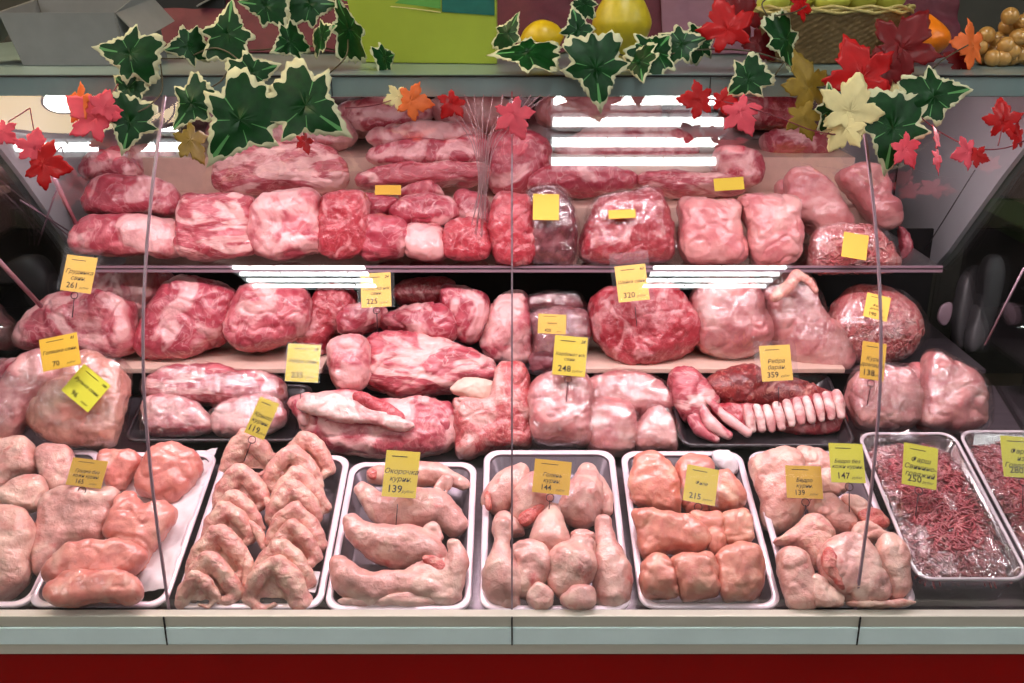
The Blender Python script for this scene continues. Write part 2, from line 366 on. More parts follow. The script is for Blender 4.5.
def fuse(vs, fs, voxel=.003, it=5):
    me = mesh('tmp', vs, fs)
    bm = bmesh.new(); bm.from_mesh(me); bmesh.ops.recalc_face_normals(bm, faces=bm.faces); bm.to_mesh(me); bm.free()
    o = bpy.data.objects.new('tmp', me); COL.objects.link(o)
    r = o.modifiers.new('r', 'REMESH'); r.mode = 'VOXEL'; r.voxel_size = voxel; r.use_smooth_shade = True
    s = o.modifiers.new('s', 'SMOOTH'); s.factor = .5; s.iterations = it
    dg = bpy.context.evaluated_depsgraph_get(); dg.update()
    res = bpy.data.meshes.new_from_object(o.evaluated_get(dg)); bpy.data.objects.remove(o); bpy.data.meshes.remove(me)
    return res
def limbs(name, label, cat, group, tile, spines, Y, mat, tau=38, flat=.85, wm=1, voxel=.003, it=5, disp=(.003, .0012, .0005), cut=None, blobs=(), webs=()):
    ox, oy, sc = tile
    sp = [[(ox+s_[0]/sc, oy+s_[1]/sc, s_[2]*wm/sc)+tuple(s_[3:]) for s_ in S_] for S_ in spines]
    allp = [p for s_ in sp for p in s_]; cx = sum(p[0] for p in allp)/len(allp); cy = sum(p[1] for p in allp)/len(allp)
    C, e1, e2, n = frame(cx, cy, Y, tau); mb = MB()
    for s_ in sp: limb_into(mb, s_, C, e1, e2, n, flat)
    for (w, T) in webs:
        P = [onplane(x, y, C, n)-C for x, y in conv(tile, w)]
        cc = sum(P, Vector())/len(P); n0 = len(mb.v)
        # a soft flap of skin: low dome over the polygon
        ring = crom(P, 4, True); k = len(ring)
        for fr_, z in ((.0, T), (.6, T*.8), (1., 0.), (.6, -T*.8), (.0, -T)):
            for p in ring: mb.v.append(cc+(p-cc)*max(fr_, .02)+n*z)
        for i in range(4):
            for j in range(k): j2 = (j+1) % k; mb.f.append((n0+i*k+j, n0+i*k+j2, n0+(i+1)*k+j2, n0+(i+1)*k+j))
        mb.f.append(tuple(n0+j for j in range(k))[::-1]); mb.f.append(tuple(n0+4*k+j for j in range(k)))
    me = fuse(mb.v, mb.f, voxel, it); me.name = name; displace(me, nseed(), *disp, f1=18, f2=50)
    o = link(name, me, M[mat], None, C); tag(o, label, cat, group)
    if cut:
        for ct in (cut if isinstance(cut[0], list) else [cut]):
            c3, vs, fs, fr_ = pillow_mesh(conv(tile, ct), Y, .009, tau, .8, K=40, R=12)
            m2 = mesh('cut_end', [v+(c3-C)+n*.012 for v in vs], fs); displace(m2, nseed(), .003, .0015, .0008)
            c = link('cut_end', m2, M['cut'], o); c['label'] = 'raw red cut end'
    return o
CASE_W = 21; CASE_B = 2.6; TUBE_E = 23; EXPO = -0.13
# ================================================================ the setting
def structbox(name, a, b, mat):
    o = MB().box(a, b).build(name, M[mat]); return tag(o, kind='structure')
structbox('floor', (-4, -3.5, -.05), (4, 4.2, 0), 'floor')
structbox('ceiling', (-4, -3.5, 3.0), (4, 4.2, 3.05), 'ceil')
structbox('wall_back', (-4, 4.0, 0), (4, 4.1, 3.0), 'wall')
structbox('wall_left', (-4, -3.5, 0), (-3.9, 4.0, 3.0), 'wall')
structbox('wall_right', (3.9, -3.5, 0), (4, 4.0, 3.0), 'wall')
structbox('wall_front', (-4, -3.6, 0), (4, -3.5, 3.0), 'wall')
# ================================================================ the display case
HX = 1.16
case = empty('display_case', (0, 1.5, 0), 'long refrigerated glass meat display case with a red base and curved front panes', 'display case')
ANG = [(.52, 0), (.70, 0), (.90, 8), (1.05, 22), (1.157, 30), (1.274, 37), (1.41, 42.5)]
def ang(z):
    for (z0, a0), (z1, a1) in zip(ANG, ANG[1:]):
        if z <= z1: return a0+(a1-a0)*(z-z0)/(z1-z0)
    return ANG[-1][1]
GP = []; GT_ = []; _y = 1.518; _z = .52; _h = (1.405-.52)/120
for _i in range(121):
    _a = radians(sum(ang(_z+_h*q) for q in range(-5, 6))/11); GP.append(Vector((0, _y, _z))); GT_.append(Vector((0, sin(_a), cos(_a)))); _y += math.tan(_a)*_h; _z += _h
_s = (1.813-1.518)/(GP[-1].y-1.518)
for p in GP: p.y = 1.518+(p.y-1.518)*_s
def gtan(i): a = GP[max(0, i-1)]; b = GP[min(len(GP)-1, i+1)]; return (b-a).normalized()
def reflect(px, py, Zc=3.0):
    r = ray(px, py)
    for i in range(len(GP)-1):
        a, b = GP[i], GP[i+1]
        den = r.y*(b.z-a.z)-r.z*(b.y-a.y)
        s = (r.y*(CAM.z-a.z)-r.z*(CAM.y-a.y))/den
        if 0 <= s <= 1:
            y = a.y+(b.y-a.y)*s; t = (y-CAM.y)/r.y; hit = CAM+r*t
            tg = (gtan(i)*(1-s)+gtan(i+1)*s).normalized(); n = Vector((0, -tg.z, tg.y))
            d = r-n*(2*r.dot(n)); k = (Zc-hit.z)/d.z; return hit+d*k
def pane(x0, x1):
    vs = []; fs = []; m = len(GP)
    for x in (x0, x1):
        for p in GP: vs.append(Vector((x, p.y, p.z)))
    for i in range(m-1): fs.append((i, m+i, m+i+1, i+1))
    me = mesh('glass_pane', rebase(vs, case.location), fs)
    return link('glass_pane', me, M['glass'], case)
SX = .617
for a, b in ((-HX, -SX-.0015), (-SX+.0015, -.0015), (.0015, SX-.0015), (SX+.0015, HX)): pane(a, b)
def profstrip(x, w, name, mat, off=.002):
    mb = MB(); n0 = 0; m = len(GP)
    for i, p in enumerate(GP):
        tg = gtan(i); n = Vector((0, -tg.z, tg.y))
        for dx, o in ((-w/2, off), (w/2, off), (w/2, -.003), (-w/2, -.003)): mb.v.append(Vector((x+dx, p.y, p.z))+n*o)
    for i in range(m-1):
        for j in range(4):
            j2 = (j+1) % 4; mb.f.append((i*4+j, i*4+j2, (i+1)*4+j2, (i+1)*4+j))
    o = mb.build(name, M[mat], case, case.location); return o
for x in (-SX, 0, SX): profstrip(x, .0042 if x else .003, 'pane_seam', 'seam')
def cbox(name, a, b, mat, bevel=0): return MB().box(a, b).build(name, M[mat], case, case.location, bevel=bevel)
# front: sill bands, red base
cbox('sill_top_rail', (-HX, 1.492, .516), (HX, 1.513, .539), 'sill', .002)
cbox('sill_strip', (-HX, 1.490, .4800), (HX, 1.535, .5155), 'strip', .001)
cbox('sill_lower_rail', (-HX, 1.492, .458), (HX, 1.54, .4795), 'sill', .001)
cbox('base_panel', (-HX, 1.498, .10), (HX, 1.54, .4575), 'red')
cbox('plinth', (-HX, 1.56, 0), (HX, 2.90, .10), 'black')
for x in (-SX, 0, SX): cbox('joint_line', (x-.0012, 1.4885, .480), (x+.0012, 1.4915, .5385), 'black')
# deck following the 17 degree slope
def slopebox(name, x0, x1, s0, s1, h0, h1, mat, parent=None):
    mb = MB(); u = Vector((0, cos(SL), sin(SL))); c = []
    for h in (h0, h1):
        for x, s in ((x0, s0), (x1, s0), (x1, s1), (x0, s1)): c.append(RIM0+Vector((x, 0, 0))+u*s+RIMN*h)
    mb.v = c; mb.f = [(0,3,2,1),(4,5,6,7),(0,1,5,4),(1,2,6,5),(2,3,7,6),(3,0,4,7)]
    if parent is None: return mb
    return mb.build(name, M[mat], parent, parent.location)
slopebox('deck', -HX+.01, HX-.01, -.02, .66, -.062, -.052, 'deck', case)
cbox('tier_riser', (-1.1, 2.165, .60), (1.1, 2.172, .738), 'back')
cbox('tier_shelf', (-1.1, 2.15, .738), (1.1, 2.62, .748), 'deck')
cbox('lower_back_panel', (-HX+.01, 2.62, .55), (HX-.01, 2.63, .968), 'back')
cbox('upper_back_panel', (-HX+.01, 2.93, .98), (HX-.01, 2.95, 1.41), 'mirror')
cbox('glass_shelf', (-.985, 2.205, .970), (.985, 2.62, .980), 'shelfglass')
cbox('shelf_front_edge', (-.985, 2.196, .969), (.985, 2.204, .975), 'seam')
cbox('shelf_front_edge', (-.985, 2.196, .979), (.985, 2.204, .983), 'seam')
cbox('shelf_channel', (-.985, 2.199, .975), (.985, 2.206, .979), 'black')
cbox('shelf_step', (-.97, 2.42, .981), (.90, 2.62, 1.070), 'board')
cbox('shelf_step', (-.97, 2.62, 1.02), (.90, 2.93, 1.16), 'board')
# canopy with its lip
cbox('canopy', (-HX-.2, 1.83, 1.412), (HX+.2, 2.95, 1.436), 'lip')
cbox('canopy_lip', (-HX-.2, 1.813, 1.403), (HX+.2, 1.8295, 1.4375), 'lip', .0015)
cbox('lip_groove', (-HX-.2, 1.811, 1.4376), (HX+.2, 1.828, 1.4392), 'black')
cbox('canopy_top_plate', (-HX-.2, 1.8285, 1.4362), (HX+.2, 2.95, 1.4400), 'lip')
for x, w in ((-.32, .001), (.35, .001), (.69, .001)): cbox('lip_joint', (x, 1.8115, 1.404), (x+.0015, 1.8128, 1.437), 'black')
# lamp under the canopy
tb = MB(); tb.tube([(-1.08, 1.99, 1.397), (1.08, 1.99, 1.397)], .009, 12).build('lamp_tube', emit('lamp_tube_glow', (1, .78, .86, 1), 9), case, case.location, True)
cbox('lamp_holder', (-1.10, 1.97, 1.405), (1.10, 2.01, 1.412), 'steelfix')
# ends
for s in (-1, 1):
    g = [(s*1.135, 2.06, 1.411), (s*1.135, 2.925, 1.411), (s*1.135, 2.925, .80), (s*1.135, 2.60, .86), (s*1.135, 2.52, .93), (s*1.135, 2.30, 1.17)]
    MB().prism([Vector(p) for p in g], (s*.012, 0, 0)).build('side_panel', M['gusset'], case, case.location)
    e = [(s*1.15, p.y+.004, p.z) for p in GP]+[(s*1.15, 2.92, 1.405), (s*1.15, 2.92, .5)]
    MB().prism([Vector(p) for p in e], (s*.006, 0, 0)).build('end_glass', M['glass'], case, case.location)
    mb = MB(); mb.box((s*1.15-.012, 1.52, .10), (s*1.15+.012, 2.92, .56)); mb.build('end_panel', M['plast'], case, case.location)
    MB().tube([Vector((s*1.15, p.y+.004, p.z)) for p in GP[::10]], .004, 8).build('end_frame', M['seam'], case, case.location, True)
# struts and brackets inside the ends
def strut(pa, pb, r, mat='rod', name='strut'):
    MB().tube([pa, pb], r, 10).build(name, M[mat], case, case.location, True)
strut(atY(-18, 243, 1.95), atY(41, 306, 2.15), .0055)
strut(atY(54, 178, 2.1), atY(80, 232, 2.25), .005)
strut(atY(57, 188, 2.35), atY(38, 245, 2.40), .0022, 'seam')
strut(atY(0, 180, 2.3), atY(80, 245, 2.45), .0018, 'seam'); strut(atY(20, 200, 2.3), atY(75, 235, 2.45), .0018, 'seam')
strut(atY(1024, 268, 1.90), atY(985, 345, 1.95), .0022, 'seam')
strut(atY(975, 170, 2.35), atY(925, 250, 2.55), .0015, 'plast')
def bracket(pts, Y, T, mat='plast', nm='bracket'):
    C, vs, fs, fr = pillow_mesh(pts, Y, T, 72, .45, K=64, R=14)
    link(nm, mesh(nm, vs, fs), M[mat], case, C-case.location)
t_ = (824, 240, 3.415)
bracket(conv(t_, [(455,190),(475,120),(520,80),(530,110),(520,190),(500,260),(480,340),(470,400),(450,370),(440,280)]), 2.42, .03)
bracket(conv(t_, [(545,60),(600,60),(605,120),(580,240),(540,330),(500,400),(480,380),(500,280),(525,180)]), 2.36, .03)
bracket(conv(t_, [(400,225),(435,215),(432,260),(412,292),(388,270)]), 2.34, .006, 'seam', 'clip')
t_ = (0, 240, 3.415)
bracket(conv(t_, [(0,110),(90,55),(150,60),(190,130),(190,190),(130,240),(90,160),(40,150),(0,150)]), 2.42, .04, 'plast')
bracket(conv(t_, [(20,200),(100,150),(150,230),(100,330),(30,400),(0,380)]), 2.45, .03, 'back', 'rubber_seal')
# things seen dimly through the right end: the next counter
nx = empty('counter_cabinet', (1.9, 2.4, 0), 'dark counter cabinet with a dull green top standing beyond the right end of the case', 'cabinet')
MB().box((1.35, 2.0, 0), (2.6, 2.9, .95)).build('cabinet_body', M['wall'], nx, nx.location, bevel=.01)
MB().box((1.33, 1.98, .951), (2.62, 2.92, .99)).build('cabinet_top', M['green'], nx, nx.location, bevel=.005)
nl = empty('counter_cabinet', (-1.9, 2.4, 0), 'dark brown counter cabinet standing beyond the left end of the case', 'cabinet')
MB().box((-2.6, 2.0, 0), (-1.35, 2.9, 1.05)).build('cabinet_body', M['wall'], nl, nl.location, bevel=.01)
MB().box((-2.62, 1.98, 1.051), (-1.33, 2.92, 1.09)).build('cabinet_top', M['plast'], nl, nl.location, bevel=.005)
# ================================================================ trays
def rrect(x0, x1, y0, y1, r, n=7):
    r = min(r, (x1-x0)/2-.001, (y1-y0)/2-.001)
    out = []
    for cx, cy, a0 in ((x1-r, y0+r, -90), (x1-r, y1-r, 0), (x0+r, y1-r, 90), (x0+r, y0+r, 180)):
        for i in range(n+1):
            a = radians(a0+90*i/n); out.append((cx+r*cos(a), cy+r*sin(a)))
    return out
U = Vector((0, cos(SL), sin(SL)))
def tray(label, px0, px1, py0, py1, mat='tray', h=0.0, depth=.045, rim=.013, group=None, rad=.032, rimmat=None, name='meat_tray'):
    """tray whose rim lies on the slope; front edge corners at (px0, py0), (px1, py0), back edge at py1"""
    P0 = RIM0+RIMN*h
    a = onplane(px0, py0, P0, RIMN); b = onplane(px1, py0, P0, RIMN); c = onplane((px0+px1)/2, py1, P0, RIMN)
    X0, X1 = a.x, b.x; L = (c-a).dot(U); C = Vector(((X0+X1)/2, a.y, a.z)); W = (X1-X0)/2
    loops = []
    def lp(ins, z): loops.append([Vector((x, 0, 0))+U*y+RIMN*z for x, y in rrect(-W+ins, W-ins, ins, L-ins, max(.006, rad-ins*.5))])
    lp(rim+.014, -depth-.0015); lp(rim+.003, -.006); lp(.0005, -.004); lp(0, -.001); lp(.002, .0012); lp(rim-.002, .0012); lp(rim, -.001); lp(rim+.003, -.010); lp(rim+.011, -depth+.004); lp(rim+.018, -depth)
    vs = [v for l in loops for v in l]; k = len(loops[0]); fs = []
    for i in range(len(loops)-1):
        for j in range(k): j2 = (j+1) % k; fs.append((i*k+j, i*k+j2, (i+1)*k+j2, (i+1)*k+j))
    fs.append(tuple((len(loops)-1)*k+j for j in range(k))); fs.append(tuple(range(k))[::-1])
    me = mesh(name, vs, fs)
    me.materials.append(M[mat]); me.materials.append(M[rimmat or ('trayrim' if mat == 'tray' else mat)])
    for i, p in enumerate(me.polygons):
        if 2*k <= i < 6*k: p.material_index = 1
    o = link(name, me, None, None, C); return tag(o, label, 'tray', group), (X0, X1, L, C)
GT = 'steel trays in the front row'
tray('steel tray of chicken legs cut by the left edge of the picture', -118, 30, 607, 450, group=GT)
T1, T1d = tray('steel tray lined with white paper under raw chicken breasts', 24, 166, 607, 452, group=GT)
tray('steel tray holding two overlapping rows of raw chicken wings', 172, 322, 609, 455, group=GT)
tray('steel tray holding four raw chicken leg quarters', 323, 471, 611, 462, group=GT)
tray('steel tray of raw chicken drumsticks in the middle of the front row', 479, 633, 611, 450, group=GT)
tray('steel tray of skinless chicken fillets', 640, 783, 609, 451, group=GT)
tray('steel tray of raw chicken thighs to the right of the fillets', 789, 920, 607, 451, group=GT)
MT, MTd = tray('deep clear plastic tray of red minced meat nearest the thighs', 917, 1032, 580, 432, mat='trayclear', rimmat='trayclearrim', h=.035, depth=.085, rim=.007, group='clear trays of minced meat')
MU, MUd = tray('deep clear plastic tray of minced meat cut by the right edge of the picture', 1036, 1150, 580, 430, mat='trayclear', rimmat='trayclearrim', h=.035, depth=.085, rim=.007, group='clear trays of minced meat')
tray('black tray carrying a rack of ribs and dark lamb', 681, 858, 446, 372, mat='traydark', h=.012, depth=.03, rim=.008, rad=.03)
tray('shallow dark tray under film wrapped pork pieces', 122, 300, 441, 384, mat='traydark', h=.006, depth=.025, rim=.008, rad=.03)
def boardp(name, label, px0, px1, py, Y0, Y1, grp=None):
    a = atY(px0, py, Y0); b = atY(px1, py, Y0)
    o = MB().box((a.x, Y0, .7485), (b.x, Y1, .761)).build(name, M['board'], None, ((a.x+b.x)/2, (Y0+Y1)/2, .748), bevel=.002)
    tag(o, label, 'board', grp)
boardp('serving_board', 'pale serving board under the plump pork hams on the left', 62, 322, 365, 2.125, 2.45, 'pale serving boards')
boardp('serving_board', 'pale serving board under the pork neck and poultry on the right', 582, 845, 372, 2.125, 2.45, 'pale serving boards')
# crumpled paper sheet in the breast tray
def sheet(name, label, cat, X0, X1, s0, s1, h, mat, amp, parent=None, n=46, lift=None, sd=None, kindpart=False, C=None):
    vs = []; fs = []; sd = sd or nseed(); C = C or (RIM0+Vector(((X0+X1)/2, 0, 0))+U*((s0+s1)/2))
    for i in range(n+1):
        for j in range(n+1):
            x = X0+(X1-X0)*i/n; s = s0+(s1-s0)*j/n
            p = Vector((x, s, 0)); hh = h+amp*(nz(p, 16, sd)+.6*abs(nz(p, 33, sd+2))+.3*nz(p, 70, sd+5))
            if lift: hh += lift(i/n, j/n)
            vs.append(RIM0+Vector((x, 0, 0))+U*s+RIMN*hh-C)
    for i in range(n):
        for j in range(n): a = i*(n+1)+j; fs.append((a, a+n+1, a+n+2, a+1))
    me = mesh(name, vs, fs); o = link(name, me, M[mat], parent, C if parent is None else C-parent.location)
    if parent is None: tag(o, label, cat)
    return o
X0, X1, L, C_ = T1d
sheet('paper_sheet', 'crumpled white paper sheet lining the chicken breast tray', 'paper', X0+.014, X1-.006, .012, L-.015, -.012, 'paper', .014, lift=lambda u, v: .014*max(0, u-.6)/.4-.012*(1-abs(2*u-1)))
# ================================================================ the meat
A = (0, 425, 3.415); B = (165, 425, 3.415); Cc = (310, 440, 3.794); D = (470, 440, 3.794); E = (610, 440, 3.794); Ff = (740, 435, 3.692)
G = 'chicken leg pieces in the far left tray'
piece('chicken_thigh', 'pale skin-on chicken thigh at the back of the far left tray', 'chicken thigh', G, A, [(-40,60),(60,45),(105,55),(125,100),(125,150),(70,175),(20,215),(-30,240),(-60,160)], (.014,), .035, 'skin', 40)
piece('chicken_thigh', 'small pale chicken thigh in the middle of the far left tray', 'chicken thigh', G, A, [(-20,255),(60,185),(120,165),(155,180),(160,220),(130,285),(90,300),(40,295),(-20,290)], (.022,), .03, 'skin', 40)
piece('chicken_drumstick', 'thick chicken drumstick at the front of the far left tray', 'chicken drumstick', G, A, [(-40,310),(50,278),(95,295),(120,350),(112,410),(95,450),(100,510),(70,570),(20,600),(-40,600)], (.012,), .04, 'skin', 42)
G = 'chicken breasts in the paper lined tray'
piece('chicken_breast', 'pale skin-on chicken breast partly behind the breast price tag', 'chicken breast', G, A, [(130,80),(200,75),(245,100),(270,210),(180,235),(150,200),(125,130)], (.010,), .03, 'leg', 38)
piece('chicken_breast', 'narrow pink chicken breast to the right of the breast price tag', 'chicken breast', G, A, [(350,100),(400,88),(460,95),(485,120),(460,180),(430,225),(380,225),(350,180)], (.010,), .03, 'breast', 38)
piece('chicken_breast', 'round pink chicken breast at the back right of the paper lined tray', 'chicken breast', G, A, [(490,150),(520,90),(580,70),(640,85),(680,110),(680,150),(650,210),(600,265),(540,255),(480,235),(460,210)], (.014,), .034, 'breast', 40, crease=.003)
piece('chicken_breast', 'large glossy grey-pink chicken breast left of centre in the paper lined tray', 'chicken breast', G, A, [(160,250),(230,215),(330,220),(410,225),(400,270),(355,370),(330,405),(230,415),(185,470),(150,530),(120,480),(118,400),(140,310)], (.018,), .04, 'leg', 40)
piece('chicken_breast', 'folded pink chicken breast between the large pale one and the paper', 'chicken breast', G, A, [(410,240),(470,232),(500,270),(560,252),(605,285),(600,330),(560,390),(520,450),(490,520),(445,500),(430,440),(400,410),(350,390),(380,310)], (.020,), .036, 'breast', 40, crease=.006)
piece('chicken_breast', 'pink chicken breast lying lengthwise at the front, upper half of the pair', 'chicken breast', G, A, [(165,500),(200,440),(260,408),(340,398),(440,400),(485,425),(490,460),(440,505),(400,525),(300,535),(200,560)], (.032,), .034, 'breast', 42, crease=.004)
piece('chicken_breast', 'deeper pink chicken breast at the very front, lower half of the pair', 'chicken breast', G, A, [(165,555),(230,505),(330,510),(420,500),(480,535),(488,572),(456,602),(300,610),(185,606),(162,582)], (.036,), .034, 'breast', 42, crease=.003)
# wings: each one folded, elbow up, the two limbs running down into the row
WG = 'chicken wings in two rows'
def wing(ex, ey, side, sc, label, Y):
    s = side; sc = sc*1.22
    sp = [[(ex-s*66*sc, ey+94*sc, 54*sc, -.006), (ex-s*42*sc, ey+46*sc, 64*sc, .004), (ex-s*10*sc, ey+4*sc, 48*sc, .016)],
          [(ex-s*4*sc, ey+2*sc, 44*sc, .016), (ex+s*36*sc, ey+40*sc, 50*sc, .010), (ex+s*64*sc, ey+90*sc, 36*sc, 0)],
          [(ex+s*64*sc, ey+88*sc, 32*sc, .002), (ex+s*34*sc, ey+112*sc, 26*sc, .004), (ex-s*2*sc, ey+104*sc, 12*sc, .004)]]
    web = [([(ex-s*10*sc, ey-4*sc), (ex+s*12*sc, ey-4*sc), (ex+s*62*sc, ey+84*sc), (ex, ey+92*sc), (ex-s*64*sc, ey+86*sc)], .004)]
    limbs('chicken_wing', label, 'chicken wing', WG, B, sp, Y, 'wing', 46, .9, 1, .0028, 2, (.0034, .002, .0007), webs=web)
L_ = [(292, 40, 1.0, 'chicken wing at the back of the left row, right under the wing price tag'),
      (266, 160, 1.0, 'second chicken wing from the back in the left row'),
      (244, 250, 1.0, 'orange tinted chicken wing in the middle of the left row'),
      (222, 285, .95, 'chicken wing with a red blood mark, fourth from the back in the left row'),
      (196, 372, 1.15, 'broad greyish chicken wing third from the front of the left row'),
      (165, 462, 1.05, 'chicken wing second from the front of the left row'),
      (118, 515, .78, 'small chicken wing at the front left corner of the wing tray')]
for i, (x, y, sc, lb) in enumerate(L_): wing(x, y, 1 if i % 2 else 1, sc, lb, (.006+.006*i/6,))
R_ = [(490, 50, .95, 'chicken wing at the back right corner of the wing tray'),
      (432, 95, 1.0, 'smooth pale chicken wing second from the back in the right row'),
      (462, 170, 1.05, 'chicken wing third from the back in the right row'),
      (444, 215, .95, 'narrow chicken wing fourth from the back in the right row'),
      (438, 290, 1.05, 'chicken wing in the middle of the right row'),
      (446, 352, .95, 'yellowish chicken wing third from the front of the right row'),
      (408, 418, 1.1, 'long chicken wing second from the front of the right row'),
      (372, 470, 1.15, 'large chicken wing with its elbow raised at the front of the right row')]
for i, (x, y, sc, lb) in enumerate(R_): wing(x, y, -1 if i % 3 == 1 else 1, sc, lb, (.006+.006*i/7,))
for i, (p, lb) in enumerate([([(330,105,22),(370,115,42),(410,130,30)], 'red chicken wing tip between the two rows near the back'),
            ([(310,175,14),(350,160,30),(400,165,26)], 'pale bent chicken wing tip crossing between the rows at the back'),
            ([(345,250,16),(362,290,26),(370,320,18)], 'small red chicken wing tip in the middle of the tray'),
            ([(290,330,20),(320,370,34),(335,420,22)], 'pink chicken wing tip in the gap between the rows'),
            ([(270,420,24),(285,480,38),(275,560,30)], 'long chicken wing tip standing in the gap near the front')]):
    limbs('wing_tip', lb, 'chicken wing', 'loose chicken wing tips', B, [p], (.014,), 'wing', 44, .8, 1, .0028, 3, (.002, .0012, .0006))
sheet('paper_sheet', 'thin white paper edge showing at the front of the chicken wing tray', 'paper', -.60, -.36, .004, .06, -.006, 'paper', .010)
G = 'chicken leg quarters in one tray'
limbs('chicken_leg_quarter', 'chicken leg quarter at the back behind the leg quarter price tag', 'chicken leg', G, Cc, [[(238,138,56),(330,130,86),(420,130,96),(500,135,80),(585,170,46)]], (.006,), 'leg', 36, .85, 1.15, .003, 5, (.004,.0015,.0005), cut=[(218,130),(240,118),(262,132),(255,158),(230,160)])
limbs('chicken_leg_quarter', 'curved chicken leg quarter second from the back with a bruised red joint', 'chicken leg', G, Cc, [[(190,182,52),(235,225,76),(310,275,126),(420,265,150),(500,265,120),(555,330,82)], [(470,200,30),(515,150,34),(525,185,20)]], (.014,), 'leg', 38, .85, 1.15, .003, 6, (.004,.0015,.0005))
limbs('chicken_leg_quarter', 'chicken leg quarter in the middle with a raw red cut end', 'chicken leg', G, Cc, [[(150,305,58),(190,352,86),(280,395,140),(380,410,140),(450,420,110),(485,455,76)], [(440,380,40),(470,335,46),(500,370,24)]], (.020,), 'leg', 38, .85, 1.15, .003, 6, (.004,.0015,.0005), cut=[(420,450),(460,440),(505,460),(520,495),(490,520),(455,495)])
limbs('chicken_leg_quarter', 'flat chicken leg quarter spread across the front of its tray', 'chicken leg', G, Cc, [[(110,470,70),(150,530,120),(230,570,120),(330,540,96),(420,560,84),(500,590,80),(560,590,44)], [(545,400,60),(560,470,72),(555,560,60)]], (.014,), 'leg', 40, .8, 1.1, .003, 5, (.005,.002,.0006), webs=[([(90,450),(220,500),(300,600),(140,620),(80,540)], .012), ([(350,490),(540,440),(580,590),(480,610)], .012)])
piece('chicken_leg_quarter', 'low piece of chicken leg skin along the very front rim', 'chicken leg', G, Cc, [(60,575),(120,590),(260,600),(420,585),(530,610),(500,632),(330,632),(160,632),(90,610)], (-.004,), .018, 'leg', 36)
G = 'chicken drumsticks in one tray'
limbs('chicken_drumstick', 'chicken drumstick at the back left with a cut red end', 'chicken drumstick', G, D, [[(198,118,50),(150,170,110),(100,225,110)]], (.008,), 'leg', 38, .9, 1.2, .003, 5, (.004,.0015,.0005), cut=[(55,215),(72,205),(82,240),(78,275),(62,268)])
limbs('chicken_drumstick', 'chicken drumstick left of the drumstick price tag, its open end facing front', 'chicken drumstick', G, D, [[(290,130,60),(245,195,130),(215,275,110)]], (.014,), 'leg', 38, .9, 1.2, .003, 5, (.004,.0015,.0005), cut=[(180,300),(215,275),(270,255),(285,270),(240,315),(200,335)])
limbs('chicken_drumstick', 'round chicken drumstick to the right of the drumstick price tag', 'chicken drumstick', G, D, [[(440,120,70),(440,190,130),(410,270,130)]], (.014,), 'leg', 38, .9, 1.2, .003, 5, (.004,.0015,.0005))
limbs('chicken_drumstick', 'thin chicken drumstick end at the back right edge of the tray', 'chicken drumstick', G, D, [[(478,160,60),(500,215,66),(515,270,50)]], (.006,), 'leg', 38, .9, 1.2, .003, 4, (.003,.0015,.0005))
limbs('chicken_drumstick', 'chicken drumstick in the middle, narrow at the top under the tag ring', 'chicken drumstick', G, D, [[(318,260,50),(305,320,100),(300,385,136)]], (.022,), 'leg', 38, .9, 1.2, .003, 5, (.004,.0015,.0005))
limbs('chicken_drumstick', 'upright chicken drumstick at the front left, bone end up', 'chicken drumstick', G, D, [[(125,325,52),(122,400,62),(118,490,122),(135,570,130),(150,615,70)]], (.024,), 'leg', 40, .9, 1.2, .003, 5, (.004,.0015,.0005))
limbs('chicken_drumstick', 'chicken drumstick lying against the front left one', 'chicken drumstick', G, D, [[(200,420,90),(235,470,120),(200,560,90)]], (.020,), 'leg', 40, .9, 1.2, .003, 5, (.006,.003,.0006))
limbs('chicken_drumstick', 'broad chicken drumstick cut square at the front centre right', 'chicken drumstick', G, D, [[(425,400,100),(395,465,170),(370,540,130)]], (.026,), 'leg', 40, .9, 1.2, .003, 5, (.005,.002,.0006))
limbs('chicken_drumstick', 'upright chicken drumstick at the front right, orange skinned bone end up', 'chicken drumstick', G, D, [[(500,310,60),(512,390,72),(540,500,132),(540,590,120)]], (.022,), 'leg', 40, .9, 1.2, .003, 5, (.004,.0015,.0005))
piece('chicken_drumstick', 'small grey knuckle of a drumstick at the front centre', 'chicken drumstick', G, D, [(215,575),(265,545),(315,580),(310,630),(260,645),(218,620)], (.012,), .022, 'leg', 40)
piece('chicken_drumstick', 'rounded drumstick end low at the front right of centre', 'chicken drumstick', G, D, [(350,610),(400,570),(460,560),(482,610),(470,640),(400,635)], (.010,), .025, 'leg', 40)
piece('chicken_drumstick', 'greyish drumstick deep in the tray at the left', 'chicken drumstick', G, D, [(90,300),(140,280),(215,350),(170,370),(100,380)], (-.006,), .025, 'leg', 36)
piece('chicken_drumstick', 'greyish drumstick deep in the tray at the right of centre', 'chicken drumstick', G, D, [(380,350),(440,345),(480,360),(470,400),(400,400)], (-.002,), .022, 'leg', 36)
G = 'skinless chicken fillets in one tray'
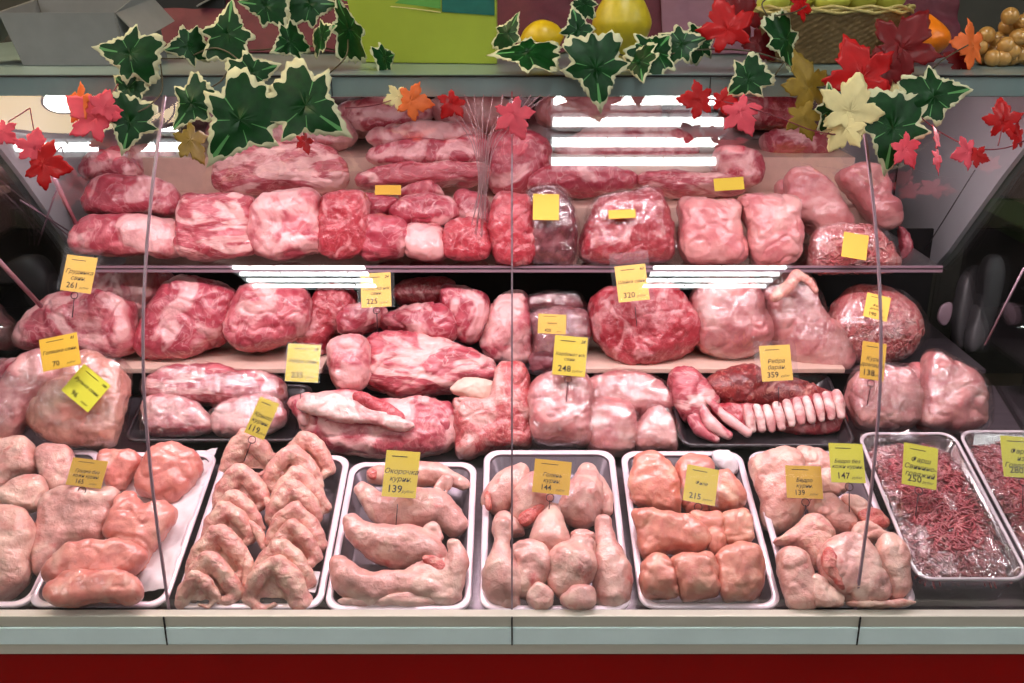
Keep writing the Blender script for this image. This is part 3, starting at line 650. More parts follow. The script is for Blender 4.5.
for pts, h, T, lb in [
    ([(110,60),(190,60),(240,110),(255,180),(260,230),(275,285),(230,290),(150,270),(80,240),(75,150),(90,90)], .012, .036, 'large smooth chicken fillet at the back left of the fillet tray'),
    ([(265,80),(330,62),(385,90),(375,270),(290,265),(255,170)], .008, .03, 'chicken fillet mostly behind the fillet price tag'),
    ([(420,120),(480,160),(514,220),(492,262),(400,278),(370,240),(395,150)], .012, .034, 'chicken fillet at the back right beside the fillet price tag'),
    ([(88,262),(190,280),(290,288),(345,330),(372,405),(300,435),(210,430),(130,445),(92,360)], .018, .032, 'chicken fillet with a ragged pale edge in the middle left of the tray'),
    ([(295,290),(370,278),(425,295),(435,400),(390,440),(345,390)], .012, .028, 'glossy pale chicken fillet in the very middle of the tray'),
    ([(420,290),(510,270),(546,330),(542,388),(470,412),(425,380)], .014, .03, 'chicken fillet at the middle right of the tray'),
    ([(116,475),(180,440),(232,470),(262,560),(262,608),(200,608),(128,598)], .014, .034, 'chicken fillet at the front left of the fillet tray'),
    ([(228,458),(300,435),(375,440),(412,540),(410,592),(330,610),(268,604),(240,520)], .018, .036, 'chicken fillet at the front centre of the fillet tray'),
    ([(390,448),(460,410),(550,400),(578,450),(578,570),(540,612),(450,618),(415,594),(398,500)], .016, .036, 'broad chicken fillet at the front right of the fillet tray')]:
    piece('chicken_fillet', lb, 'chicken fillet', G, E, pts, (h,), T, 'fillet', 40, .62, crease=.003)
piece('tissue_paper', 'crumpled pale tissue tucked into the back of the fillet tray', 'paper', None, E, [(385,50),(450,45),(485,100),(470,140),(410,110)], (.0,), .014, 'paper', 40)
G = 'chicken thighs in one tray'
for pts, h, T, lb, mt in [
    ([(30,100),(90,70),(190,60),(225,100),(250,235),(205,330),(120,378),(70,330),(80,260),(50,170)], .010, .036, 'large pale chicken thigh at the back left of the thigh tray', 'skin'),
    ([(210,65),(300,60),(345,120),(400,200),(320,235),(250,200)], .006, .03, 'chicken thigh between the two price tags at the back', 'skin'),
    ([(255,262),(330,215),(390,270),(425,340),(370,362),(300,320)], .014, .028, 'grey-pink chicken thigh with one dark spot', 'skin'),
    ([(370,235),(440,220),(520,290),(545,345),(480,352),(420,310)], .010, .026, 'folded yellowish chicken thigh with a dark cut underside at the back right', 'skin'),
    ([(400,370),(450,320),(545,360),(590,400),(500,410),(420,400)], .010, .024, 'low chicken thigh wedged behind the big front one', 'skin'),
    ([(108,400),(200,340),(270,300),(342,360),(330,420),(280,492),(235,430),(160,412)], .016, .03, 'tan chicken thigh with coarse skin left of centre', 'wing'),
    ([(135,440),(200,412),(242,450),(262,520),(278,632),(180,632),(145,560)], .020, .034, 'chicken thigh at the front left of the thigh tray', 'skin'),
    ([(255,520),(330,545),(385,600),(370,640),(300,642),(262,636)], .016, .026, 'wrinkled chicken thigh low at the front beside the leftmost one', 'skin'),
    ([(292,480),(305,420),(350,380),(430,372),(490,425),(545,560),(540,612),(430,618),(330,575)], .030, .040, 'plump chicken thigh with a red torn edge at the front centre', 'leg'),
    ([(500,385),(590,392),(622,480),(634,580),(570,612),(530,560)], .020, .034, 'tall chicken thigh at the front right with one small dark dot', 'skin'),
    ([(380,610),(470,605),(560,612),(640,600),(655,630),(560,645),(420,645)], .010, .022, 'chicken thigh skin along the front rim of the thigh tray', 'skin')]:
    o, c, fr = piece('chicken_thigh', lb, 'chicken thigh', G, Ff, pts, (h,), T, mt, 42, .68, crease=.003)
    if 'torn edge' in lb:
        c3, vs, fs, _ = pillow_mesh(conv(Ff, [(292,470),(310,425),(335,440),(340,500),(375,560),(375,600),(340,565),(300,520)]), (.030,), .012, 42, .8, K=48, R=12)
        m2 = mesh('torn_edge', [v+(c3-c)+fr[2]*.024 for v in vs], fs); displace(m2, nseed(), .003, .002, .001); q = link('torn_edge', m2, M['cut'], o); q['label'] = 'raw red torn edge'
    if 'dark cut' in lb:
        c3, vs, fs, _ = pillow_mesh(conv(Ff, [(425,300),(470,280),(520,300),(540,340),(480,352),(440,330)]), (.010,), .010, 42, .8, K=48, R=12)
        m2 = mesh('cut_side', [v+(c3-c)+fr[2]*.018 for v in vs], fs); displace(m2, nseed(), .003, .002, .001); q = link('cut_side', m2, M['cut'], o); q['label'] = 'dark raw cut side'
# minced meat: one mound of strands per tray
def strands(name, label, cat, mat, place, count, rad=.0022, ln=(.012, .03), parent=None, loc=None, kind='stuff'):
    mb = MB(); rnd = random.Random(len(name)+count)
    for _ in range(count):
        p, t1, t2, nn = place(rnd); a = rnd.uniform(0, 2*pi); l = rnd.uniform(*ln); cur = rnd.uniform(-1.2, 1.2)
        pts = []
        for i in range(6):
            u = i/5-.5; d = t1*(cos(a)*u*l-sin(a)*cur*l*(u*u-.1))+t2*(sin(a)*u*l+cos(a)*cur*l*(u*u-.1)); pts.append(p+d+nn*(.003*(1-4*u*u)))
        mb.tube(pts, [rad*.6, rad, rad, rad, rad, rad*.6], 6)
    o = mb.build(name, M[mat], parent, loc, True)
    if kind: o['kind'] = kind
    if parent is None: tag(o, label, cat)
    return o
def mincetray(td, label, mound, sd):
    X0, X1, L, C0 = td; Xc = (X0+X1)/2; W = (X1-X0)/2
    def hf(x, s): u = x/W; v = s/L; return -.048+.046*(max(0, 1-u**4))*(max(0, 1-(2*v-1)**4))+.012*nz(Vector((x, s, 0)), 14, sd)
    def place(r):
        x = r.uniform(-W+.022, W-.022); s = r.uniform(.022, L-.022)
        return C0+Vector((x, 0, 0))+U*s+RIMN*(hf(x, s)+r.uniform(0, .005)), Vector((1, 0, 0)), U, RIMN
    o = strands('minced_meat', label, 'minced meat', 'mince', place, 1500, .0023, (.014, .034), None, C0)
    vs = []; fs = []; n = 24
    for i in range(n+1):
        for j in range(n+1):
            x = (-W+.02)+(2*W-.04)*i/n; s = .02+(L-.04)*j/n; vs.append(Vector((x, 0, 0))+U*s+RIMN*(hf(x, s)))
    for i in range(n):
        for j in range(n): a = i*(n+1)+j; fs.append((a, a+n+1, a+n+2, a+1))
    link('mound', mesh('mound', vs, fs), M['mince'], o)
mincetray(MTd, 'mound of red minced meat strands under cling film in the nearer clear tray', 1, 4.2)
mincetray(MUd, 'mound of red minced meat strands in the tray cut by the right picture edge', 1, 8.8)
for td, lb in ((MTd, 'crinkled cling film stretched over the nearer clear tray of mince'), (MUd, 'crinkled cling film over the clear tray at the right picture edge')):
    X0, X1, L, C0 = td; s0 = (C0-RIM0).dot(U)
    sheet('cling_film', lb, 'cling film', X0+.004, X1-.004, s0+.004, s0+L-.004, .034, 'film', .008)
# ---------------------------------------------------------------- second row
a = (0, 240, 3.415); b = (110, 260, 3.415); c = (280, 260, 3.415); d = (400, 260, 3.415); e = (520, 260, 3.415); f = (660, 260, 3.415); g = (824, 240, 3.415)
Y2 = 2.03
piece('pork_shank', 'long film wrapped pork shank reaching down to the left picture edge', 'pork shank', None, a, [(110,395),(190,385),(235,440),(170,520),(125,570),(60,660),(0,690),(-60,690),(-30,560),(50,450)], 1.98, .042, 'lump', 52, wrap=True)
piece('pork_cut', 'small dark pink pork piece behind the shank at the left edge', 'pork', None, a, [(-30,450),(50,408),(95,420),(70,480),(10,530),(-40,520)], 2.12, .03, 'pork', 50)
piece('pork_knuckle', 'film wrapped pork knuckle with pale rind under the lime price tag', 'pork knuckle', None, a, [(300,385),(370,410),(428,440),(425,560),(405,670),(370,702),(200,692),(122,640),(100,580),(150,525),(220,465),(260,410)], 1.985, .055, 'skinpork', 52, wrap=True, crease=.003)
G = 'film wrapped pork pieces on the dark tray'
piece('pork_cut', 'long upper slab of the film wrapped pork pieces', 'pork', G, b, [(150,400),(300,362),(470,390),(570,400),(600,450),(560,500),(300,490),(130,470)], 2.08, .04, 'belly', 46, wrap=True)
piece('pork_cut', 'lower left pork piece in film at the front of the dark tray', 'pork', G, b, [(120,490),(190,470),(260,470),(325,520),(350,575),(260,605),(140,605),(115,550)], 2.01, .035, 'porkfat', 46, wrap=True, crease=.004)
piece('pork_cut', 'lower right pork piece in film beside the wing price tag', 'pork', G, b, [(350,540),(410,480),(500,460),(590,490),(590,560),(500,600),(370,600)], 2.01, .035, 'porkfat', 46, wrap=True, crease=.004)
# a belly slab with its left end rolled
piece('pork_belly', 'long slab of pork belly with layered fat lying behind the ribs', 'pork belly', None, c, [(280,300),(330,255),(430,262),(560,285),(690,330),(745,365),(735,420),(640,415),(600,450),(430,468),(300,430),(285,360)], 2.13, .05, 'belly', 50, crease=.004)
piece('pork_belly', 'rolled end of pork belly showing a pale ring of fat beside the rib price tag', 'pork belly', None, c, [(165,300),(220,262),(290,270),(310,350),(300,410),(240,445),(190,430),(165,370)], 2.10, .05, 'porkfat', 55, crease=.004)
piece('fat_flap', 'pale triangular flap of pork fat at the end of the belly slab', 'pork fat', None, d, [(165,445),(240,408),(342,420),(350,440),(310,485),(240,470)], 2.03, .018, 'board', 50, eps=.6)
def ribshape(fr_, amp, vx=None):
    def sh(u, v, w, e1, e2, n): return n*(amp*sin(u*2*pi*fr_)*max(0, w)*18)
    return sh
ro, rC, _f = piece('pork_ribs', 'slab of pork ribs with a scalloped front edge, behind the wing tray', 'ribs', None, c, [(25,500),(60,462),(150,452),(240,450),(340,480),(500,478),(590,500),(603,560),(595,620),(540,662),(430,672),(300,668),(190,650),(110,625),(75,590),(65,550)], 2.0, .045, 'porkfat', 48, crease=.003)
def ribpart(q, lb=None):
    q.parent = ro; q.location = q.location-rC
    for k_ in ('label', 'category', 'group'):
        if k_ in q: del q[k_]
    if lb: q['label'] = lb
q, _c1, _f = piece('fat_face', 'x', 'x', None, c, [(60,475),(150,458),(240,468),(330,520),(500,560),(420,580),(300,560),(200,545),(80,525)], 1.965, .018, 'bone', 48); ribpart(q, 'pale pink membrane over the rib slab')
q, _c1, _f = piece('lean_patch', 'x', 'x', None, c, [(245,455),(330,478),(400,500),(430,548),(380,560),(320,520),(265,480)], 1.97, .016, 'neck', 48); ribpart(q, 'red lean patch at the top of the rib slab')
for i in range(13):
    x = 78+i*40; y = 528+i*4.6-(max(0, i-9))*12
    ribpart(limbs('rib_end', None, None, None, c, [[(x, y, 34), (x+3, y+12, 42, .001), (x+6, y+26, 34)]], 1.972, 'porkfat', 48, .8, 1, .0026, 2, (.001, .0008, .0004)))
ribpart(limbs('fat_edge', None, None, None, c, [[(100,600,34), (200,632,44), (330,650,50), (470,650,46), (580,610,34)]], 1.965, 'bone', 48, .8, 1, .003, 4, (.004, .002, .0006)), 'pale band of fat along the lower edge')
piece('pork_neck_bone', 'upright chunk of pork on the bone just left of the glass seam', 'pork', None, d, [(330,370),(380,358),(432,370),(452,480),(452,600),(440,635),(330,645),(220,680),(195,620),(185,470),(250,490),(315,470)], 2.0, .05, 'ribs', 52, crease=.005)
G = 'pork loin chunks in film'
piece('pork_loin', 'rounded pork loin chunk in film under the loin price tag', 'pork loin', G, e, [(60,410),(150,385),(235,420),(245,520),(222,632),(60,625),(35,560),(30,470)], 2.0, .052, 'lump', 50, wrap=True, crease=.003)
piece('pork_loin', 'square smooth pork loin chunk in the middle of the three', 'pork loin', G, e, [(235,500),(310,485),(390,520),(400,640),(330,665),(232,642)], 1.985, .045, 'lump', 50, wrap=True)
piece('pork_loin', 'rounded pork loin chunk on the right, beside the rib tray', 'pork loin', G, e, [(398,560),(440,505),(505,520),(535,640),(500,658),(395,648)], 1.985, .045, 'lump', 50, wrap=True)
piece('pork_loin', 'flat wrinkled pork loin piece in film lying on top of the others', 'pork loin', G, e, [(235,430),(320,383),(420,395),(500,440),(515,510),(400,525),(250,505)], 2.07, .04, 'lump', 46, wrap=True)
# rib rack in the black tray
piece('meat_chunk', 'pale pink meat chunk at the left end of the black rib tray', 'meat', None, f, [(40,385),(90,368),(150,415),(200,480),(150,540),(80,560),(50,490)], 2.06, .045, 'belly', 48, crease=.004)
piece('lamb_cut', 'dark red lamb piece behind the rib rack in the black tray', 'lamb', None, f, [(140,440),(190,385),(300,368),(420,405),(560,445),(595,475),(440,505),(300,505),(190,490)], 2.09, .045, 'lamb', 48, crease=.005)
rk = empty('rib_rack', atY(790, 420, 2.02), 'curved rack of ribs with pale bones and red edge in the black tray', 'ribs')
_c = rk.location.copy()
o, C_, _f = piece('rack_meat', 'x', 'x', None, f, [(160,485),(230,480),(300,510),(420,490),(590,452),(620,520),(642,580),(560,602),(440,585),(330,592),(210,555),(165,520)], 2.02, .028, 'neck', 46, crease=.003)
del o['label']; del o['category']; o.parent = rk; o.location = C_-_c
for i in range(10):
    x = 300+i*34; top = 500-max(0, i-2)*7
    limbs_o = limbs('rib_bone', None, None, None, f, [[(x-4, top+2, 30), (x+6, top+42, 36, .003), (x+14, min(580, top+74+abs(i-5)*2), 28)]], 1.992, 'bone', 46, .8, 1, .0028, 3, (.0012, .0008, .0004))
    limbs_o.parent = rk; limbs_o.location = limbs_o.location-_c
for p in ([(135,490,34),(175,560,44),(235,600,36)], [(165,478,30),(230,540,40),(300,590,34)], [(105,505,36),(130,575,46),(190,610,36)]):
    q = limbs('meat_strip', None, None, None, f, [p], 1.985, 'porkfat', 46, .8, 1, .003, 3, (.002, .001, .0005)); q.parent = rk; q.location = q.location-_c; q['label'] = 'pale finger-like strip of fat and meat'
G = 'film wrapped chickens at the right end'
piece('wrapped_chicken', 'film wrapped plucked chicken, rounded, just right of the glass seam', 'chicken', G, g, [(90,480),(150,432),(240,435),(295,450),(322,560),(295,640),(130,645),(85,560)], 2.03, .055, 'lump', 55, wrap=True, crease=.004)
piece('poultry_shank', 'pinkish leg end sticking up behind the rounded wrapped chicken', 'chicken leg', None, g, [(285,440),(342,435),(335,520),(310,545),(290,510)], 2.09, .03, 'lump', 55)
piece('wrapped_chicken', 'tall film wrapped plucked chicken at the far right end, neck up', 'chicken', G, g, [(350,405),(375,385),(430,420),(500,460),(552,540),(555,600),(530,645),(340,645),(325,560)], 2.03, .055, 'lump', 55, wrap=True, crease=.004)
# ---------------------------------------------------------------- third row, on the boards
Y3 = 2.24
piece('pork_breast_slab', 'large fatty pork brisket slab at the left with a price tag pinned in it', 'pork', None, a, [(70,330),(130,240),(220,185),(360,182),(440,210),(465,280),(462,350),(400,395),(300,397),(200,372),(85,372)], 2.20, .065, 'porkfat', 60, crease=.003)
piece('pork_breast_slab', 'pork brisket slab with a square pale end standing behind the tagged one', 'pork', None, a, [(320,85),(440,82),(570,108),(588,150),(545,225),(480,275),(420,230),(330,190)], 2.34, .06, 'porkfat', 60)
piece('pork_ham', 'pointed oval pork ham with white fat seams on the left board', 'pork ham', 'pork hams on the left board', b, [(105,285),(150,160),(205,80),(280,55),(370,82),(440,125),(420,240),(340,300),(240,342),(130,325)], 2.24, .075, 'pork', 62, crease=.003)
piece('pork_ham', 'round pork ham with a pale rind fold to the left of the rib price tag', 'pork ham', 'pork hams on the left board', b, [(408,200),(440,120),(520,90),(640,98),(690,140),(690,220),(610,280),(530,305),(450,300),(410,260)], 2.22, .07, 'porkfat', 62, crease=.005)
piece('pork_shoulder', 'long leaning pork shoulder cut beside the round ham', 'pork', None, c, [(140,92),(225,85),(262,120),(240,200),(190,262),(150,320),(85,300),(55,240),(95,160)], 2.26, .06, 'neck', 62, crease=.003)
G = 'pork shoulder cuts in the middle of the third row'
piece('pork_shoulder', 'pork shoulder cut right below the shoulder price tag', 'pork', G, c, [(215,165),(300,150),(360,170),(345,225),(270,255),(205,245)], 2.22, .05, 'pork', 58, crease=.003)
piece('pork_shoulder', 'long pork shoulder fold with a dark slit across it', 'pork', G, c, [(345,195),(420,162),(540,162),(595,200),(592,262),(520,275),(440,255),(350,232)], 2.21, .05, 'pork', 56, crease=.006)
piece('pork_shoulder', 'flat red pork shoulder cut at the back, topmost of the middle pile', 'pork', G, c, [(400,90),(480,68),(590,75),(580,110),(548,162),(480,165),(402,150)], 2.32, .05, 'neck', 60)
piece('pork_shoulder', 'deep pink upright pork shoulder cut left of the tall veined chunk', 'pork', G, d, [(145,95),(215,98),(290,120),(303,180),(265,272),(195,275),(150,200)], 2.25, .055, 'pork', 64, crease=.002)
piece('pork_shoulder', 'tall pork chunk with orange veins standing at the glass seam', 'pork', G, d, [(300,170),(340,122),(410,108),(440,165),(450,330),(432,358),(330,352),(275,290),(288,220)], 2.24, .055, 'porkfat', 66, crease=.004)
piece('liver_pack', 'dark brown piece of liver at the back of the plastic bag', 'liver', None, e, [(35,120),(180,112),(205,135),(200,170),(50,175)], 2.27, .035, 'dark', 66, wrap=True)
piece('packed_meat', 'greyish purple meat pack in a clear bag behind the small price label', 'packed meat', None, e, [(40,180),(180,165),(235,200),(225,290),(180,345),(60,345),(45,260)], 2.23, .05, 'packed', 66, wrap=True, crease=.004)
piece('packed_meat', 'small dark end of packed meat beside the loin price tag', 'packed meat', None, e, [(40,330),(100,325),(130,365),(80,385),(40,380)], 2.17, .03, 'dark', 60)
piece('pork_neck', 'big round marbled pork neck below its yellow price tag', 'pork neck', None, e, [(235,180),(245,130),(310,102),(440,78),(540,108),(600,200),(598,290),(500,345),(430,372),(360,365),(300,320),(255,250)], 2.23, .08, 'neck', 64, crease=.004)
piece('poultry_piece', 'large pale poultry half in film to the right of the pork neck', 'poultry', 'pale poultry pieces on the right board', f, [(110,110),(165,50),(250,38),(312,70),(350,160),(375,265),(300,325),(150,312),(108,220)], 2.24, .07, 'lump', 66, wrap=True, crease=.003)
o, C_, _f = piece('poultry_piece', 'whole pale bird with a folded wing, behind the barane rib tag', 'poultry', 'pale poultry pieces on the right board', f, [(335,80),(395,32),(465,38),(525,100),(560,200),(640,280),(655,350),(600,385),(500,370),(400,300),(352,180)], 2.24, .065, 'lump', 62, wrap=True, crease=.003)
o['label'] = 'whole pale plucked bird with its wing folded over the top, beside the mince pack'
q = limbs('folded_wing', None, None, None, f, [[(392,125,40),(440,88,46),(465,50,40)], [(465,50,34),(505,72,30),(532,105,20)]], 2.175, 'wing', 62, .8, 1, .003, 4, (.002,.001,.0005)); q.parent = o; q.location = q.location-C_
def mincepack(label, tile, pts, Y, T, tau, cnt):
    P = conv(tile, pts); o, C0, (e1, e2, n) = piece('mince_pack', label, 'minced meat pack', None, tile, pts, Y, T, 'mincepale', tau, .8)
    c0 = centroid(P); pl = []
    for (x, y) in P: w = onplane(x, y, C0, n)-C0; pl.append((w.dot(e1), w.dot(e2)))
    rr = radial(pl if sum(pl[i][0]*pl[(i+1) % len(pl)][1]-pl[(i+1) % len(pl)][0]*pl[i][1] for i in range(len(pl))) > 0 else pl[::-1], 72)
    def place(r):
        A_ = r.uniform(0, 2*pi); ph = math.acos(math.sqrt(r.random()))*1.0; s = cos(ph)**.8; z = sin(ph)**.8*T; R_ = rr[int(A_/(2*pi)*72) % 72]*s*.97
        nn = (e1*cos(A_)*cos(ph)+e2*sin(A_)*cos(ph)+n*sin(ph)).normalized(); t1 = nn.cross(Vector((0, .3, 1))).normalized(); t2 = nn.cross(t1)
        return C0+e1*(R_*cos(A_))+e2*(R_*sin(A_))+n*z+nn*.001, t1, t2, nn
    strands('meat_strands', None, None, 'mincepale', place, cnt, .0024, (.014, .03), o, C0)
    film_on(o, P, Y, T, tau, .8, C0, grow=.008)
    return o
mincepack('domed film wrapped pack of pale pink mince at the right of the third row', g, [(25,270),(70,190),(140,162),(250,190),(325,265),(335,335),(280,395),(190,425),(90,410),(35,350)], 2.24, .06, 60, 420)
# ---------------------------------------------------------------- top shelf
h = (0, 80, 3.415); i_ = (170, 80, 3.415); j = (330, 80, 3.415); k = (490, 80, 3.415); l = (650, 80, 3.415); m = (824, 80, 3.415)
YT = 2.25
piece('pork_slab', 'thick pork belly slab with a pale right half at the front left of the top shelf', 'pork', None, h, [(272,500),(312,462),(500,462),(600,480),(625,520),(604,595),(500,600),(272,594)], YT, .06, 'porkfat', 72, .6)
piece('pork_slab', 'pork slab lying on the front left one on the top shelf', 'pork', None, h, [(290,400),(330,342),(470,322),(570,350),(622,400),(604,462),(490,462),(300,455)], 2.36, .06, 'pork', 70, .65)
G = 'square pork cuts along the front of the top shelf'
for t__, pts, mt, lb in [(i_, [(45,410),(120,387),(275,402),(292,500),(290,592),(45,592)], 'belly', 'square pork cut with a wavy fat seam, second from the left on the top shelf'),
      (i_, [(290,450),(350,388),(490,382),(518,430),(512,592),(292,592)], 'porkfat', 'broad pork cut with slanting pale fat bands on the top shelf'),
      (i_, [(520,405),(600,387),(672,400),(682,500),(676,592),(522,592)], 'neck', 'narrow marbled pork cut left of the stacked steaks'),
      (j, [(118,480),(200,470),(262,500),(258,600),(112,600)], 'pork', 'pork steak at the bottom left of the middle stack'),
      (j, [(262,505),(370,498),(385,600),(268,602)], 'porkfat', 'pale bony pork steak at the bottom centre of the middle stack'),
      (j, [(390,505),(520,480),(545,600),(392,602)], 'neck', 'red pork steak at the bottom right of the middle stack'),
      (j, [(558,410),(640,390),(690,420),(690,612),(560,610)], 'neck', 'red pork cut just right of the centre glass seam')]:
    piece('pork_steak', lb, 'pork', G, t__, pts, YT, .06, mt, 74, .55, crease=.003)
G = 'stacked pork steaks in the middle of the top shelf'
for pts, Y, T, mt, lb in [([(112,460),(110,402),(170,390),(240,412),(205,460),(150,468)], 2.34, .04, 'pork', 'small pork steak hanging over the left of the middle stack'),
      ([(208,462),(240,412),(380,402),(440,430),(430,482),(370,500),(270,492)], 2.32, .05, 'pork', 'rounded pork steak lying across the middle of the stack'),
      ([(240,385),(300,356),(370,362),(385,402),(260,412)], 2.38, .04, 'porkfat', 'pork steak behind the tiny label lying on the stack'),
      ([(440,385),(540,400),(545,500),(440,472)], 2.34, .05, 'pork', 'pork steak at the right of the middle stack'),
      ([(98,325),(230,290),(400,290),(530,290),(538,345),(400,362),(110,372)], 2.46, .055, 'belly', 'long layered pork piece across the back of the middle stack'),
      ([(110,280),(220,222),(400,205),(520,200),(532,280),(300,302)], 2.56, .055, 'pork', 'long pork piece second from the top at the back of the middle stack'),
      ([(120,190),(300,150),(500,165),(525,220),(350,245),(200,245)], 2.68, .06, 'porkfat', 'pale blurred pork pieces at the very top of the middle stack')]:
    piece('pork_steak', lb, 'pork', G, j, pts, Y, T, mt, 66, .65, crease=.003)
G = 'pork cuts on the back steps of the top shelf'
for t__, pts, Y, mt, lb in [(i_, [(160,385),(165,270),(250,225),(420,215),(580,262),(595,370),(440,385),(260,395)], 2.50, 'belly', 'large pork slab with dark gaps behind the square cuts on the left'),
      (h, [(360,250),(470,225),(580,240),(620,300),(560,345),(400,335)], 2.68, 'porkfat', 'pale pork piece high at the back left behind the ceiling lamp reflection'),
      (i_, [(150,150),(330,110),(560,120),(640,190),(560,240),(300,235),(160,230)], 2.72, 'porkfat', 'broad pale pork piece at the back behind the largest ivy leaf'),
      (h, [(290,300),(330,255),(430,250),(480,300),(460,345),(310,345)], 2.52, 'pork', 'dim pork piece in the back left corner of the top shelf'),
      (j, [(20,100),(180,60),(330,70),(330,150),(120,190),(20,180)], 2.80, 'porkfat', 'pale pork piece at the very back left of the middle'),
      (j, [(330,80),(520,60),(640,90),(640,170),(420,170)], 2.82, 'lump', 'pale pork piece at the very back behind the glass seam'),
      (j, [(560,190),(700,180),(760,260),(700,380),(560,390),(545,280)], 2.58, 'pork', 'pork piece behind the glass seam above the red front cut'),
      (k, [(130,345),(200,300),(330,295),(480,312),(492,370),(400,385),(290,402),(140,385)], 2.50, 'pork', 'pork strip behind the dark wrapped meat, below the fixture reflection'),
      (k, [(505,325),(600,318),(760,330),(860,345),(870,395),(760,400),(520,378)], 2.50, 'belly', 'long pork strip behind the two pale joints at the right'),
      (k, [(230,220),(420,150),(640,170),(720,240),(640,300),(400,290),(240,285)], 2.72, 'porkfat', 'pale pork piece at the back behind the ceiling light reflection'),
      (k, [(180,70),(420,40),(560,60),(560,150),(300,170),(170,150)], 2.84, 'lump', 'pink pork piece at the very back above the light reflection'),
      (l, [(225,245),(350,240),(388,290),(376,352),(300,372),(228,340)], 2.56, 'porkfat', 'pink pork block behind the small gold label on the right'),
      (l, [(380,185),(500,168),(605,195),(605,250),(500,268),(410,262)], 2.74, 'pork', 'pork piece on the back step at the right'),
      (l, [(250,70),(400,60),(520,90),(520,160),(380,165),(260,150)], 2.84, 'neck', 'dark pink meat at the very back right')]:
    piece('pork_cut', lb, 'pork', G, t__, pts, Y, .06, mt, 68, .65, crease=.003)
piece('wrapped_beef', 'dark brown wrapped meat block under the square yellow label on the top shelf', 'meat', None, k, [(132,400),(160,372),(250,372),(288,460),(282,620),(180,618),(140,600),(130,490)], YT, .05, 'dark', 74, .6, wrap=True, crease=.004)
piece('pork_neck', 'red marbled pork neck in film on the top shelf above the neck price tag', 'pork neck', None, k, [(318,560),(335,470),(372,410),(470,380),(560,375),(590,420),(620,520),(622,600),(560,622),(330,620)], YT, .065, 'neck', 74, wrap=True, crease=.003)
G = 'pale joints at the right of the top shelf'
piece('poultry_joint', 'smooth pale pink joint on the top shelf right of the marbled neck', 'poultry', G, l, [(98,430),(130,405),(215,400),(292,420),(305,500),(332,560),(312,615),(200,632),(120,630),(100,520)], YT, .06, 'lump', 74, crease=.003)
piece('poultry_joint', 'pale pink joint with a wrinkled lower end on the top shelf', 'poultry', G, l, [(298,410),(370,390),(490,400),(512,470),(518,595),(425,638),(350,632),(330,520)], YT, .06, 'lump', 74, crease=.005)
piece('poultry_joint', 'long pale poultry body behind the round mince pack on the top shelf', 'poultry', G, l, [(465,335),(530,300),(600,335),(650,430),(690,520),(620,570),(540,510),(470,440)], 2.38, .055, 'lump', 66)
piece('poultry_joint', 'small pinkish piece left of the long poultry body', 'poultry', G, l, [(425,360),(470,345),(500,400),(520,470),(460,440)], 2.42, .035, 'lump', 66)
piece('poultry_joint', 'pale poultry body bent around the right side of the mince pack', 'poultry', G, m, [(48,325),(120,298),(182,302),(212,355),(210,400),(252,450),(245,495),(180,505),(110,430),(60,365)], 2.40, .055, 'lump', 66)
piece('meat_end', 'thin dark pink meat end at the far right of the top shelf', 'meat', None, m, [(248,500),(285,525),(305,590),(290,612),(262,590)], 2.40, .02, 'pork', 66)
mincepack('round film wrapped pack of pink mince at the right end of the top shelf', m, [(-55,600),(-30,520),(60,495),(165,505),(232,570),(242,645),(100,655),(-50,652)], 2.27, .05, 70, 320)
